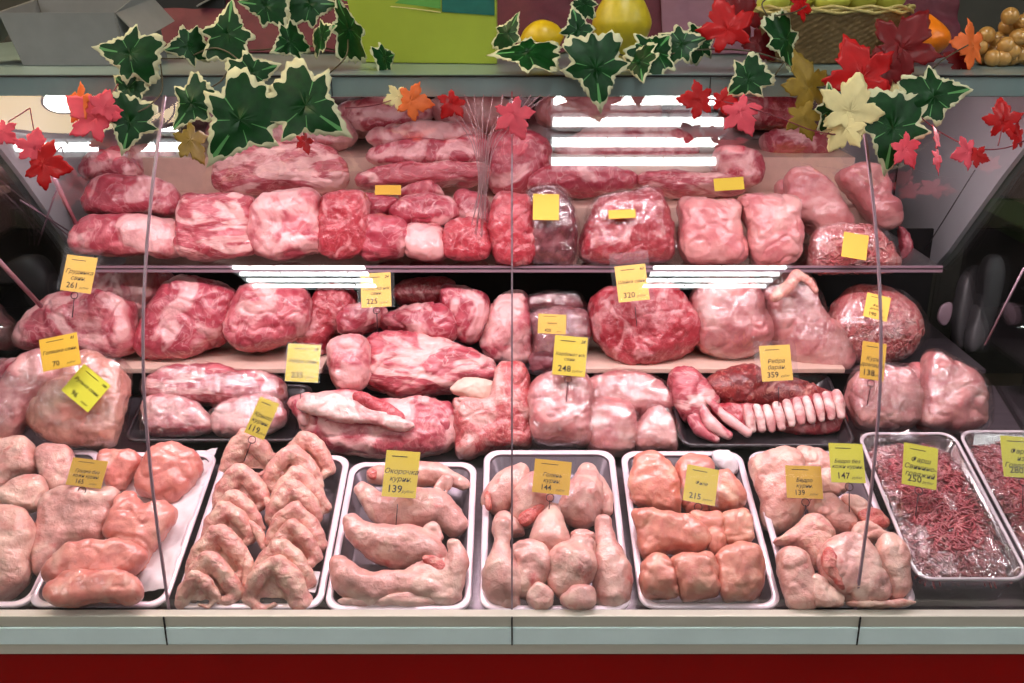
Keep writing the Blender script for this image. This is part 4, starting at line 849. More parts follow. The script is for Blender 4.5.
# clear bags and films over the meat that is not one piece's own wrap
# ---------------------------------------------------------------- price tags
TG = 'yellow price tags'
def tag_at(cx, cy, w, hgt, rot, lines, price, num, col, Y, label, ring=1, pin=True, sleeve=(.06, .28), lean=18, yaw=0, textsz=1.0):
    lean = max(lean, 40 if Y < 1.8 else 30); P = atY(cx, cy, Y); q = mppx(P); W, H = w*q, hgt*q
    R = Matrix.Rotation(radians(yaw), 4, 'Z') @ Matrix.Rotation(radians(90-lean), 4, 'X') @ Matrix.Rotation(radians(rot), 4, 'Z')
    base = P + (R @ Vector((0, -H/2, 0)))
    t = empty('price_tag', base, label, 'price tag', TG); t.rotation_euler = R.to_euler()
    def part(name, mb, mat, bevel=0, smooth=False):
        o = mb.build(name, mat, None, None, smooth, bevel); o.parent = t; return o
    z = H/2
    card = part('card', MB().box((-W/2, 0, -.0004), (W/2, H, .0004)), CARD[col])
    if sum(sleeve) > 0: part('sleeve', MB().box((-W/2-W*sleeve[0], -.0015, .0012), (W/2+W*sleeve[0], H*(1+sleeve[1]), .0016)), M['sleeve'])
    if ring:
        part('ring', MB().tube([Vector((.0075*cos(a_), -.008+.0075*sin(a_), .001)) for a_ in [2*pi*i/18 for i in range(18)]], .0009, 6, True), M['ring'], smooth=True)
    if pin: part('pin', MB().tube([Vector((0, -.013, 0)), Vector((0, -.055, -.010))], .001, 6), M['ring'], smooth=True)
    # lettering
    meshes = []
    def txt(s, x, y, size, bold=0, shear=0, align='CENTER'):
        cu = bpy.data.curves.new('t', 'FONT'); cu.body = s; cu.size = size; cu.align_x = align; cu.shear = shear; cu.offset = bold; cu.resolution_u = 2
        ob = bpy.data.objects.new('t', cu); COL.objects.link(ob); dg = bpy.context.evaluated_depsgraph_get()
        me = bpy.data.meshes.new_from_object(ob.evaluated_get(dg)); me.transform(Matrix.Translation((x, y, .0007))); meshes.append(me); bpy.data.objects.remove(ob); bpy.data.curves.remove(cu)
    if lines:
        sz = min(H*.165, W*1.7/max(len(s) for s in lines))*textsz
        for n_, s in enumerate(lines): txt(s, 0, H*(.50 if len(lines) < 3 else .58)-n_*sz*1.05, sz, sz*.008, .3)
        txt(price, -W*.14, H*.10, H*.22, H*.003, 0)
        txt('руб/кг', W*.25, H*.10, H*.085, 0, .3)
        if num: txt(num, W*.36, H*.84, H*.11, H*.003, .3)
        meshes.append(None)
    bm = bmesh.new()
    for me in meshes:
        if me: bm.from_mesh(me)
    if lines:      # the small printed heading rule
        vs = [bm.verts.new(p) for p in ((-W*.32, H*.865, .0007), (W*.14, H*.865, .0007), (W*.14, H*.885, .0007), (-W*.32, H*.885, .0007))]; bm.faces.new(vs)
        me = bpy.data.meshes.new('lettering'); bm.to_mesh(me); o = link('lettering', me, M['ink'], card, smooth=False)
    bm.free(); return t
tag_at(79, 274, 31, 37, -7, ['Грудинка', 'свин.'], '261', '', 'y', 2.10, 'yellow price tag reading 261, pinned in the brisket slab at the upper left', sleeve=(.12, .22))
tag_at(60, 352, 38, 33, 12, ['Голяшка свин.'], '70', '82', 'o', 1.94, 'tilted gold price tag reading 70 above the long pork shank', ring=0, pin=False, sleeve=(.0, .0))
tag_at(86, 388, 36, 34, -38, ['Рулька свин.'], '96', '100', 'g', 1.93, 'lime price tag reading 96, turned steeply on the pork knuckle', ring=0, pin=False, sleeve=(.0, .0))
tag_at(376, 290, 30, 35, 3, ['Лопатка н/к', 'свин.'], '225', '24', 'y', 2.14, 'yellow price tag reading 225 below the left end of the top shelf edge', sleeve=(.12, .08))
tag_at(303, 363, 33, 38, -3, ['Ребра свин.'], '235', '28', 'm', 2.04, 'mustard price tag reading 235 between the ham and the pork belly', ring=0, sleeve=(.04, .03))
tag_at(262, 418, 21, 39, -22, ['Крыло', 'курин.'], '119', '', 'm', 1.87, 'narrow tilted price tag reading 119 at the back of the chicken wings', sleeve=(.08, .05))
tag_at(87, 473, 36, 28, -7, ['Грудка без', 'кожи курин.'], '165', '', 'o', 1.735, 'gold price tag reading 165 over the chicken breasts', lean=26)
tag_at(401, 474, 34, 47, -4, ['Окорочка', 'курин.'], '139', '', 'm', 1.735, 'mustard price tag reading 139 over the chicken leg quarters', ring=0, sleeve=(.04, .02))
tag_at(552, 477, 37, 34, -6, ['Голень', 'курин.'], '144', '', 'o', 1.735, 'gold price tag reading 144 over the drumsticks', sleeve=(.12, .3), lean=24)
tag_at(701, 485, 32, 37, -11, ['Филе'], '215', '', 'm', 1.735, 'mustard price tag reading 215 over the chicken fillets', sleeve=(.1, .25), textsz=.8)
tag_at(804, 482, 36, 33, -2, ['Бедро', 'курин.'], '139', '', 'o', 1.735, 'gold price tag reading 139 over the chicken thighs', sleeve=(.05, .05), lean=24)
tag_at(847, 463, 34, 40, -2, ['Бедро без', 'кожи курин.'], '147', '', 'g', 1.735, 'lime price tag reading 147 beside the right glass seam', sleeve=(.05, .03))
tag_at(920, 466, 34, 43, -11, ['Фарш', 'Свинино-', 'говяжий'], '250', '', 'g', 1.73, 'lime price tag reading 250 over the nearer mince tray', sleeve=(.18, .22))
tag_at(1020, 457, 36, 42, -4, ['Фарш', 'из', 'Говядины'], '280', '', 'g', 1.73, 'lime price tag reading 280 at the right picture edge', sleeve=(.04, .03))
tag_at(632, 283, 31, 37, 6, ['Шейка свин.'], '320', '63', 'y', 2.12, 'yellow price tag reading 320 on the big pork neck', sleeve=(.14, .36), ring=0)
tag_at(552, 324, 28, 20, -3, ['Вырезка'], '420', '', 'y', 2.13, 'small yellow label reading 420 on the greyish meat pack', ring=0, pin=False, sleeve=(.3, .3), textsz=.7)
tag_at(570, 356, 33, 40, -5, ['Карбонат н/к', 'свин.'], '248', '28', 'm', 2.0, 'mustard price tag reading 248 over the pork loin', sleeve=(.04, .03))
tag_at(776, 363, 31, 36, 3, ['Ребра', 'баран.'], '359', '', 'y', 2.03, 'pale yellow price tag reading 359 behind the rib rack', ring=0, sleeve=(.18, .14))
tag_at(873, 361, 24, 38, -9, ['Куры', 'домашн.'], '138', '', 'o', 1.98, 'gold price tag reading 138 crossed by the right glass seam', sleeve=(.04, .03))
tag_at(877, 307, 24, 25, -14, ['Фарш', 'домашн.'], '190', '', 'y', 2.12, 'small yellow price tag stuck on the domed mince pack', ring=0, pin=False, sleeve=(.0, .0), textsz=.8)
tag_at(546, 207, 26, 27, -1, None, '', '', 'o', 2.19, 'blurred square yellow label on the dark wrapped meat of the top shelf', ring=0, pin=False, sleeve=(0, 0))
tag_at(622, 214, 27, 9, 3, None, '', '', 'o', 2.18, 'thin gold label lying on the marbled neck of the top shelf', ring=0, pin=False, sleeve=(0, 0), lean=18)
tag_at(729, 184, 30, 13, 4, None, '', '', 'm', 2.40, 'small gold label lying on meat behind the pale joints', ring=0, pin=False, sleeve=(0, 0))
tag_at(855, 246, 25, 26, -10, None, '', '', 'o', 2.18, 'blurred mustard label on the round mince pack of the top shelf', ring=0, pin=False, sleeve=(0, 0))
tag_at(388, 190, 26, 10, 0, None, '', '', 'o', 2.32, 'dim gold label lying on the middle stack of pork steaks', ring=0, pin=False, sleeve=(0, 0))
# ================================================================ on the canopy
ZT = 1.440
# grey open carton, tipped a little
def panel(mb, a, b_, c_, d_, t):
    """a flat sheet of card between four corners, thickness t"""
    n = (b_-a).cross(d_-a).normalized()*t; k0 = len(mb.v); mb.v += [a, b_, c_, d_, a+n, b_+n, c_+n, d_+n]
    mb.f += [tuple(k0+i for i in q) for q in ((0,3,2,1),(4,5,6,7),(0,1,5,4),(1,2,6,5),(2,3,7,6),(3,0,4,7))]
fl = atY(24, 66, 2.02); 
cart = empty('cardboard_box', (fl.x+.1, 2.08, ZT), 'open grey cardboard box standing on the left end of the case top', 'box')
def cv(x, y, z): return Vector((fl.x+x, 2.02+y, ZT+.001+z))
w_, hh_, dd_ = .205, .098, .14
mb = MB(); panel(mb, cv(.0,0,0), cv(w_,0,0), cv(w_-.014,-.004,hh_), cv(-.03,-.004,hh_), .002); mb.build('front_wall', M['carton'], cart, cart.location)
mb = MB(); panel(mb, cv(w_,0,0), cv(w_+.03,dd_,0), cv(w_+.012,dd_,hh_+.05), cv(w_-.014,0,hh_), .002); mb.build('side_wall', M['carton'], cart, cart.location)
mb = MB(); panel(mb, cv(0,0,0), cv(0,dd_,0), cv(-.02,dd_,hh_+.02), cv(-.03,0,hh_), .002); mb.build('side_wall', M['carton'], cart, cart.location)
mb = MB(); panel(mb, cv(0,dd_,0), cv(w_+.03,dd_,0), cv(w_+.012,dd_,hh_+.06), cv(-.02,dd_,hh_+.06), .002); mb.build('back_wall', M['carton'], cart, cart.location)
mb = MB(); panel(mb, cv(w_-.012,0,hh_), cv(w_+.012,dd_,hh_+.03), cv(w_+.055,dd_,hh_-.02), cv(w_+.034,0,hh_-.05), .002); mb.build('flap', M['carton'], cart, cart.location)
mb = MB(); panel(mb, cv(-.032,0,hh_), cv(-.022,dd_,hh_+.02), cv(-.10,dd_,hh_-.06), cv(-.095,0,hh_-.075), .002); mb.build('flap', M['carton'], cart, cart.location)
mb = MB(); panel(mb, cv(0,0,0), cv(w_,0,0), cv(w_+.03,dd_,0), cv(0,dd_,0), .002); mb.build('bottom', M['carton'], cart, cart.location)
# lime box
p0 = atY(360, 54, 2.08); p1 = atY(497, 62, 2.06)
gb = empty('printed_box', ((p0.x+p1.x)/2, 2.1, ZT), 'lime green printed box standing on the case top left of the lemon', 'box')
bx0, bx1, bt = p0.x, p1.x, ZT+.19
mb = MB(); mb.prism([(bx0, 2.09, ZT+.001), (bx1, 2.05, ZT+.001), (bx1, 2.15, ZT+.001), (bx0, 2.19, ZT+.001)], (0, 0, .19))
for i in (4, 7): mb.v[i].x -= .035
mb.build('box_body', M['greenbox'], gb, gb.location, bevel=.0015)
fn = Vector((bx1-bx0, -.04, 0)).normalized(); fo = Vector((fn.y, -fn.x, 0))*.0015
def onbox(u, z): return Vector((bx0, 2.09, ZT+.001+z))+fn*(u*(bx1-bx0)/fn.x)+fo
mb = MB(); mb.prism([onbox(.61, .098), onbox(.985, .092), onbox(.985, .188), onbox(.61, .188)], -fo*.6); mb.build('teal_print', M['tealbox'], gb, gb.location)
cur = [onbox(-.10+ .7*i/12, .118-.014*(i/12)**2) for i in range(13)]
mb = MB(); mb.prism(cur+[onbox(.60, .186), onbox(-.18, .186)], -fo*.6); mb.build('green_print', M['greenband'], gb, gb.location)
mb = MB(); mb.prism([p-Vector((0,0,.006)) for p in cur]+[p-Vector((0,0,.0075)) for p in cur[::-1]], -fo*.6); mb.build('printed_line', M['leafcream'], gb, gb.location)
# fruit
def lathe(name, label, cat, prof, mat, loc, tilt=(0, 0, 0), K=40, dsp=(.001, .0004, .0002), group=None, stem=None):
    vs = []; fs = []
    for r, z in prof:
        for i in range(K): a_ = 2*pi*i/K; vs.append(Vector((r*cos(a_), r*sin(a_), z)))
    for i in range(len(prof)-1):
        for q in range(K): q2 = (q+1) % K; fs.append((i*K+q, i*K+q2, (i+1)*K+q2, (i+1)*K+q))
    fs.append(tuple(range(K))[::-1]); fs.append(tuple((len(prof)-1)*K+q for q in range(K)))
    me = mesh(name, vs, fs); displace(me, nseed(), *dsp); me.transform(Matrix.Rotation(tilt[1], 4, 'Y') @ Matrix.Rotation(tilt[0], 4, 'X'))
    o = link(name, me, M[mat], None, loc); tag(o, label, cat, group)
    if stem:
        a_ = Matrix.Rotation(tilt[1], 3, 'Y') @ Matrix.Rotation(tilt[0], 3, 'X'); z = prof[-1][1]
        s = MB().tube([a_ @ Vector((0, 0, z-.006)), a_ @ Vector((.001, 0, z+.008)), a_ @ Vector((.004, 0, z+.014))], .0016, 6).build('stem', M['stem'], None, None, True); s.parent = o
    return o
def prof(fn_, n=22): return [fn_(i/n) for i in range(1, n)]
lemonp = prof(lambda t: (.036*sin(pi*t)**.72*(.98 if .1 < t < .9 else .8), -.048+.096*t))
q = atY(542, 27, 2.06); lathe('lemon', 'yellow lemon lying on its side right of the lime box', 'lemon', lemonp, 'lemon', (q.x, 2.06, ZT+.050), (0, radians(80), 0))
q = atY(622, 26, 2.04); pr = prof(lambda t: ((.059*sin(pi*min(1, t*1.0))**.6*(1-.42*max(0, t-.45)/.55) if t > .02 else .004), -.066+.165*t))
lathe('pear', 'large yellow pear standing upright on the case top among ivy leaves', 'pear', pr, 'pear', (q.x, 2.05, ZT+.070), (0, 0, 0), stem=True)
q = atY(919, 36, 2.05); lathe('orange', 'bright orange fruit to the right of the wicker basket', 'orange', prof(lambda t: (.052*sin(pi*t)**.9, -.050+.1*t)), 'orange', (q.x, 2.03, ZT+.051))
# wicker basket
bc = atY(823, 62, 2.09); BC = Vector((bc.x, 2.10, ZT)); HXB, HYB = .168, .075
bk = empty('wicker_basket', BC, 'oval wicker basket with a pale rim, full of yellow-green apples', 'basket')
def ov(t, s, z): return Vector((HXB*s*cos(t)*(1 if cos(t) > 0 else .92), HYB*s*sin(t), z))
vs = []; fs = []; K = 160; rows = 34
for r in range(rows+1):
    v = r/rows; s = .70+.30*v
    for i in range(K):
        t = 2*pi*i/K; w = .0022*sin(t*40+(pi if (r//2) % 2 else 0))*1.0+.0012*sin(v*rows*pi)
        p = ov(t, s, .002+.098*v); nrm = Vector((cos(t), sin(t), 0)); vs.append(p+nrm*w)
for r in range(rows):
    for i in range(K): i2 = (i+1) % K; fs.append((r*K+i, r*K+i2, (r+1)*K+i2, (r+1)*K+i))
fs.append(tuple(range(K))[::-1])
nb = len(vs)
for r in range(2):
    for i in range(K): t = 2*pi*i/K; vs.append(ov(t, (1.0 if r == 0 else .70)*.94, .10 if r == 0 else .008))
for i in range(K):
    i2 = (i+1) % K; fs.append((rows*K+i, rows*K+i2, nb+i2, nb+i)); fs.append((nb+i, nb+i2, nb+K+i2, nb+K+i))
fs.append(tuple(nb+K+i for i in range(K)))
link('woven_side', mesh('woven_side', vs, fs), M['wicker'], bk)
for q_ in range(3):
    MB().tube([ov(2*pi*i/90, 1.01+.012*sin(i*2*pi/90*14+q_*2.1), .100+.004*q_+.0025*cos(i*2*pi/90*14+q_*2.1)) for i in range(90)], .0034, 7, True).build('rim_strand', M['wickerrim'], None, None, True).parent = bk
hd = MB().tube([Vector((-HXB*.96, 0, .09)), Vector((-HXB*1.02, -.01, .16)), Vector((-HXB*.9, -.01, .22))], .004, 7).build('handle', M['wickerrim'], None, None, True); hd.parent = bk
for ax, ay, az, lb in ((-.112, -.012, .118, 'apple at the left end of the basket'), (-.052, .006, .128, 'apple second from the left in the basket'), (.004, -.020, .122, 'apple in the middle of the basket beside a red leaf'),
                       (.058, -.014, .126, 'greenish apple with a dark speck, second from the right in the basket'), (.116, -.004, .124, 'apple at the right end of the basket')):
    lathe('apple', 'yellow-green '+lb, 'apple', prof(lambda t: (.037*sin(pi*t)**.75, -.033+.066*t)), 'apple', BC+Vector((ax, ay, az)), (radians(random.uniform(-40, 40)), radians(random.uniform(-50, 50)), 0), group='apples in the wicker basket')
# grapes
gz = (824, 0, 3.415); gr = [(635,55),(680,78),(625,92),(662,128),(555,120),(592,138),(622,155),(662,188),(560,190),(612,202),(690,192),(538,242),(597,250),(632,236),(590,170),(700,110),(706,60),(650,215),(575,215),(530,160),(690,150),(640,175),(715,225)]
q = atY(*conv(gz, [(620,170)])[0], 2.02); gp = empty('grape_bunch', (q.x, 2.04, ZT), 'bunch of dull amber artificial grapes at the right end of the case top', 'grapes')
for n_, p_ in enumerate(gr):
    x_, y_ = conv(gz, [p_])[0]; P_ = atY(x_, y_, 2.0+.018*((n_*7) % 3)); P_.z = max(P_.z, ZT+.016)
    bm = bmesh.new(); bmesh.ops.create_icosphere(bm, subdivisions=3, radius=.0165); me = bpy.data.meshes.new('grape'); bm.to_mesh(me); bm.free()
    link('grape', me, M['grape'], gp, P_-gp.location)
MB().tube([atY(1010, 40, 2.05), atY(985, 30, 2.07), atY(965, 48, 2.06)], .002, 6).build('stalk', M['stem'], gp, gp.location, True)
# draped cloths behind
def drape(name, label, x0, x1, mat, y0=2.34, top=.36, sd=1.0, nx_=120, ny_=40, amp=.03):
    vs = []; fs = []
    for i_ in range(nx_+1):
        for j_ in range(ny_+1):
            x = x0+(x1-x0)*i_/nx_; v = j_/ny_
            w = amp*(nz(Vector((x, v*.3, 0)), 7, sd)+.5*nz(Vector((x, v*.5, 0)), 17, sd+4))
            vs.append(Vector((x, y0+.22*v+w*(.4+v), ZT+.004+top*v**1.3+abs(w)*.5*(1-v))))
    for i_ in range(nx_):
        for j_ in range(ny_): A_ = i_*(ny_+1)+j_; fs.append((A_, A_+ny_+1, A_+ny_+2, A_+1))
    C = Vector(((x0+x1)/2, y0, ZT)); o = link(name, mesh(name, rebase(vs, C), fs), M[mat], None, C)
    s = o.modifiers.new('s', 'SOLIDIFY'); s.thickness = .004; return tag(o, label, 'cloth')
drape('draped_cloth', 'dark maroon cloth draped behind the fruit on the case top', -.86, .56, 'cloth', sd=2.2)
drape('draped_cloth', 'dusty mauve cloth draped behind the fruit between the pear and the basket', .34, .62, 'mauve', y0=2.30, sd=5.1, top=.30)
drape('draped_cloth', 'dark maroon cloth heaped behind the orange fruit', .72, 1.0, 'cloth', y0=2.28, sd=8.8, top=.30, amp=.05)
db = empty('dark_crate', (-.80, 2.5, ZT), 'black crate behind the ivy and the grey cardboard box', 'crate')
mb = MB(); mb.box((-1.0, 2.42, ZT), (-.66, 2.62, ZT+.16)); mb.build('crate_body', M['black'], db, db.location, bevel=.006)
mb = MB(); panel(mb, Vector((-.72, 2.40, ZT+.10)), Vector((-.52, 2.44, ZT+.20)), Vector((-.52, 2.47, ZT+.205)), Vector((-.72, 2.43, ZT+.105)), .003); mb.build('slanted_edge', M['carton'], db, db.location)
# ---------------------------------------------------------------- garlands
IVY = [(0, -.50), (.10, -.46), (.30, -.50), (.44, -.38), (.36, -.22), (.34, -.10), (.50, -.02), (.40, .08), (.26, .14), (.22, .26), (.12, .42), (0, .62)]
MAP = [(0, -.30), (.10, -.24), (.20, -.34), (.34, -.36), (.36, -.20), (.26, -.07), (.42, -.06), (.50, .04), (.60, .20), (.44, .22), (.36, .28), (.22, .22), (.28, .40), (.18, .46), (.12, .58), (0, .72)]
def sym(half): return half+[(-x, y) for x, y in half[::-1][1:-1]]
def leaf(parent, cx, cy, size, ang, kind, Y, yaw=0, lean=None, droop=.12):
    P = atY(cx, cy, Y); L_ = size*mppx(P)
    half = IVY if kind == 'ivy' else MAP
    poly = sym(half); A_ = sum(poly[i][0]*poly[(i+1) % len(poly)][1]-poly[(i+1) % len(poly)][0]*poly[i][1] for i in range(len(poly)))
    if A_ < 0: poly.reverse()
    K = 120; rr = radial_s(poly, K)
    rings = (0, .35, .6, .8, 1.0) if kind == 'ivy' else (0, .35, .65, .85, 1.0)
    sd = nseed(); vs = []; fs = []; mi = []
    for ri, f_ in enumerate(rings):
        for k_ in range(K):
            a_ = 2*pi*k_/K; g_ = f_
            if kind == 'ivy' and ri == 3: g_ = .80+.17*(.5+.5*math.copysign(abs(sin(a_*13+sd))**.6, sin(a_*13+sd)))*(.5+.5*nz(Vector((cos(a_), sin(a_), 0)), 2.2, sd)*1.2+.25)
            if ri == 4: g_ = 1.0+.035*sin(a_*31+sd)
            x, y = cos(a_)*rr[k_]*g_, sin(a_)*rr[k_]*g_
            z = -droop*(y*y)*1.4-.28*droop*abs(x)+.10*abs(x)*(y)+.045*nz(Vector((x, y, 0)), 3.5, sd)
            vs.append(Vector((x, y, z))*L_)
    veins = [pi/2, pi/2+.9, pi/2-.9, pi/2+1.9, pi/2-1.9, ]
    for i_ in range(len(rings)-1):
        for k_ in range(K):
            k2 = (k_+1) % K; fs.append((i_*K+k_, i_*K+k2, (i_+1)*K+k2, (i_+1)*K+k_)); a_ = 2*pi*(k_+.5)/K
            vein = any(abs((a_-v+pi) % (2*pi)-pi) < .035 for v in veins)
            mi.append((2 if i_ == 3 else (1 if vein and i_ > 0 else 0)) if kind == 'ivy' else 0)
    me = mesh('leaf', vs, fs)
    mats = {'ivy': ['ivy', 'ivyvein', 'ivyedge'], 'red': ['maple'], 'dk': ['mapledk'], 'pk': ['maplerefl'], 'or': ['mapleor'], 'ol': ['leafyel'], 'cr': ['leafcream']}[kind]
    for m_ in mats: me.materials.append(M[m_])
    me.polygons.foreach_set('material_index', mi)
    R = Matrix.Rotation(radians(yaw), 4, 'Z') @ Matrix.Rotation(radians(90-(18 if lean is None else lean)), 4, 'X') @ Matrix.Rotation(radians(ang-90), 4, 'Z')
    o = link('leaf', me, None, parent, P-parent.location); o.rotation_euler = R.to_euler()
    s = o.modifiers.new('s', 'SOLIDIFY'); s.thickness = .0008
    return o
def radial_s(poly, K):
    out = []
    for k_ in range(K):
        a_ = 2*pi*k_/K; dx, dy = cos(a_), sin(a_); best = .05
        for i in range(len(poly)):
            x0, y0 = poly[i]; x1, y1 = poly[(i+1) % len(poly)]; ex, ey = x1-x0, y1-y0; den = dx*ey-dy*ex
            if abs(den) < 1e-12: continue
            t = (x0*ey-y0*ex)/den; s = (x0*dy-y0*dx)/den
            if -1e-9 <= s <= 1+1e-9 and t > best: best = t
        out.append(best)
    return out
def stem(parent, pts, r=.0014, mat='stem', name='stem'):
    P = crom([atY(*p) for p in pts], 6); MB().tube(P, r, 6).build(name, M[mat], parent, parent.location, True)
ga = empty('ivy_garland', (-.42, 1.83, ZT), 'artificial ivy garland with cream edged leaves hanging over the left half of the lip', 'garland')
for a_ in [(130,54,62,168,1.79,5),(128,88,40,150,1.79,-20),(130,122,56,-112,1.74,30),(188,46,44,185,1.86,40),(228,34,58,84,1.86,0),(266,6,46,170,1.92,10),(192,104,56,-128,1.74,-15),
           (252,73,50,18,1.76,0),(240,120,92,-128,1.70,5),(306,106,88,-32,1.70,-8),(290,42,44,-160,1.90,50),(322,36,40,30,1.92,-50),(348,30,66,84,1.95,68),(310,4,50,0,1.96,20),
           (385,58,34,8,1.93,60)]:
    leaf(ga, a_[0], a_[1], a_[2], a_[3], 'ivy', a_[4], a_[5])
stem(ga, [(156,58,1.83),(185,58,1.86),(215,48,1.85),(240,62,1.80),(250,90,1.74)]); stem(ga, [(160,60,1.82),(162,90,1.78),(150,105,1.76),(138,112,1.75)])
stem(ga, [(232,60,1.82),(222,80,1.79),(205,90,1.76)]); stem(ga, [(300,86,1.74),(322,78,1.79),(345,58,1.86),(348,40,1.92)]); stem(ga, [(215,48,1.85),(260,50,1.92),(300,45,1.95),(345,52,1.92)])
leaf(ga, 190, 140, 40, -70, 'ol', 1.69, 60); 
gb2 = empty('ivy_garland', (.10, 1.85, ZT), 'artificial ivy garland lying around the lemon and the pear', 'garland')
for a_ in [(528,53,66,176,1.84,0,60),(596,68,72,-84,1.79,4,18),(578,30,42,96,1.92,20,18),(508,34,40,70,1.98,-40,18),(655,52,58,38,1.86,25,40),(682,44,46,20,1.90,-10,30),(640,62,44,-60,1.82,-40,40),(584,4,30,90,2.0,10,10)]:
    leaf(gb2, a_[0], a_[1], a_[2], a_[3], 'ivy', a_[4], a_[5], a_[6])
stem(gb2, [(555,55,1.86),(590,48,1.86),(640,58,1.88),(690,50,1.9)])
gc = empty('mixed_garland', (.66, 1.85, ZT), 'garland of ivy and red maple leaves hanging below the wicker basket', 'garland')
for a_ in [(748,79,48,-142,1.78,0),(784,40,58,-78,1.88,40),(893,128,78,-98,1.70,0),(934,96,64,12,1.72,-8),(832,110,48,86,1.73,30),(700,40,44,30,1.95,20)]:
    leaf(gc, a_[0], a_[1], a_[2], a_[3], 'ivy', a_[4], a_[5])
for a_ in [(728,30,52,108,'red',1.86,0),(742,16,50,60,'dk',1.90,30),(800,6,34,60,'red',1.90,40),(862,78,66,112,'red',1.76,0),(902,48,64,60,'dk',1.80,-10),(886,66,46,-20,'dk',1.78,20),(850,112,62,70,'cr',1.70,10),(846,128,40,-120,'cr',1.69,-30),(880,88,46,-20,'cr',1.78,0),
           (808,88,56,100,'ol',1.77,30),(804,116,36,-70,'ol',1.72,0),(905,148,34,-60,'pk',1.67,20),(973,46,44,170,'or',1.94,30),(962,60,28,160,'dk',1.94,0),(758,44,34,-40,'dk',1.88,0)]:
    leaf(gc, a_[0], a_[1], a_[2], a_[3], a_[4], a_[5], a_[6])
stem(gc, [(690,50,1.9),(740,50,1.86),(784,62,1.84),(808,86,1.79),(846,84,1.77)]); stem(gc, [(846,84,1.77),(880,90,1.76),(908,92,1.74),(940,62,1.86),(968,45,1.93)])
stem(gc, [(784,62,1.84),(770,80,1.8),(758,74,1.8)]); stem(gc, [(772,22,1.9),(762,4,1.92),(776,-6,1.95)]); stem(gc, [(775,16,1.88),(795,12,1.86),(806,6,1.88)])
def sprig(label, loc, leaves, stems):  # most sprigs are solid leaves in place of leaf reflections in the glass
    s = empty('maple_sprig', loc, label, 'leaf sprig', 'red leaf sprigs hanging in front of the glass')
    for a_ in leaves: leaf(s, a_[0], a_[1], a_[2], a_[3], a_[4], a_[5], a_[6])
    for st_ in stems: stem(s, st_, .0012, 'stemred')
sprig('small red leaf sprig standing in for a leaf reflection at the upper left', atY(42, 120, 1.70), [(42,164,44,-10,'red',1.66,0),(34,150,34,70,'pk',1.665,30),(3,132,26,-40,'pk',1.67,0)], [[(30,108,1.72),(34,130,1.69),(40,150,1.67)], [(30,108,1.72),(8,122,1.69)]])
sprig('pink leaf sprig standing in for a leaf reflection beside the ceiling lamp reflection', atY(95, 95, 1.76), [(96,118,50,140,'pk',1.72,10),(80,104,36,170,'or',1.73,-30),(104,108,30,60,'pk',1.72,40)], [[(118,84,1.78),(108,100,1.75),(98,112,1.73)]])
sprig('red maple leaf sprig standing in for a reflection at the right end of the case', atY(960, 90, 1.76), [(1003,122,36,96,'red',1.70,0),(1018,136,26,160,'red',1.70,30),(968,152,30,-170,'pk',1.66,20),(977,156,20,-20,'red',1.66,0),(937,140,22,90,'pk',1.67,55),(937,158,24,-90,'pk',1.66,50)],
      [[(915,112,1.72),(940,132,1.69),(975,148,1.68),(1005,148,1.69),(1030,138,1.70)], [(1003,124,1.70),(998,146,1.69)], [(975,148,1.68),(968,154,1.665)], [(940,132,1.69),(937,150,1.67)]])
sprig('red maple leaf sprig standing in for a reflection right of the light reflection', atY(720, 88, 1.79), [(740,112,38,-60,'pk',1.73,0),(700,100,34,176,'red',1.745,10),(722,101,24,0,'red',1.745,0)], [[(690,96,1.76),(735,104,1.74),(775,116,1.72),(818,132,1.70),(862,136,1.69)]])
sprig('small pink red leaf standing in for a reflection at the centre glass seam', atY(512, 95, 1.78), [(513,114,40,-70,'pk',1.73,20)], [[(512,92,1.79),(512,104,1.75)]])
sprig('orange and red leaves peeping under the lip right of the lime box', atY(430, 95, 1.78), [(453,103,28,-130,'red',1.74,10),(411,101,34,-10,'or',1.745,10),(398,97,24,-160,'cr',1.75,0)], [[(345,108,1.73),(370,106,1.735),(392,100,1.75),(402,94,1.78)]])
sprig('small red leaf tips showing between the big ivy leaves', atY(285, 95, 1.76), [(264,99,20,-10,'pk',1.73,0),(304,141,20,-80,'red',1.69,50)], [[(262,92,1.76),(264,99,1.73)], [(300,110,1.72),(304,135,1.69)]])
tw = empty('twig_reflection_bunch', atY(492, 96, 1.78), 'thin twigs standing in for a reflection in the glass left of the centre seam', 'twigs')
for i_ in range(13):  # solid strands in place of branches mirrored in the glass
    x_ = 436+i_*9.5; stem(tw, [(x_, 95, 1.79), ((x_*.7+486*.3)+2*sin(i_), 112+3*sin(i_*2), 1.755), (484+ (x_-490)*.22, 140+4*cos(i_), 1.715), (483+(x_-490)*.08, 185+5*sin(i_*3), 1.665), (478+(x_-490)*.12, 225+14*sin(i_*5), 1.625)], .0007, 'twig', 'twig')
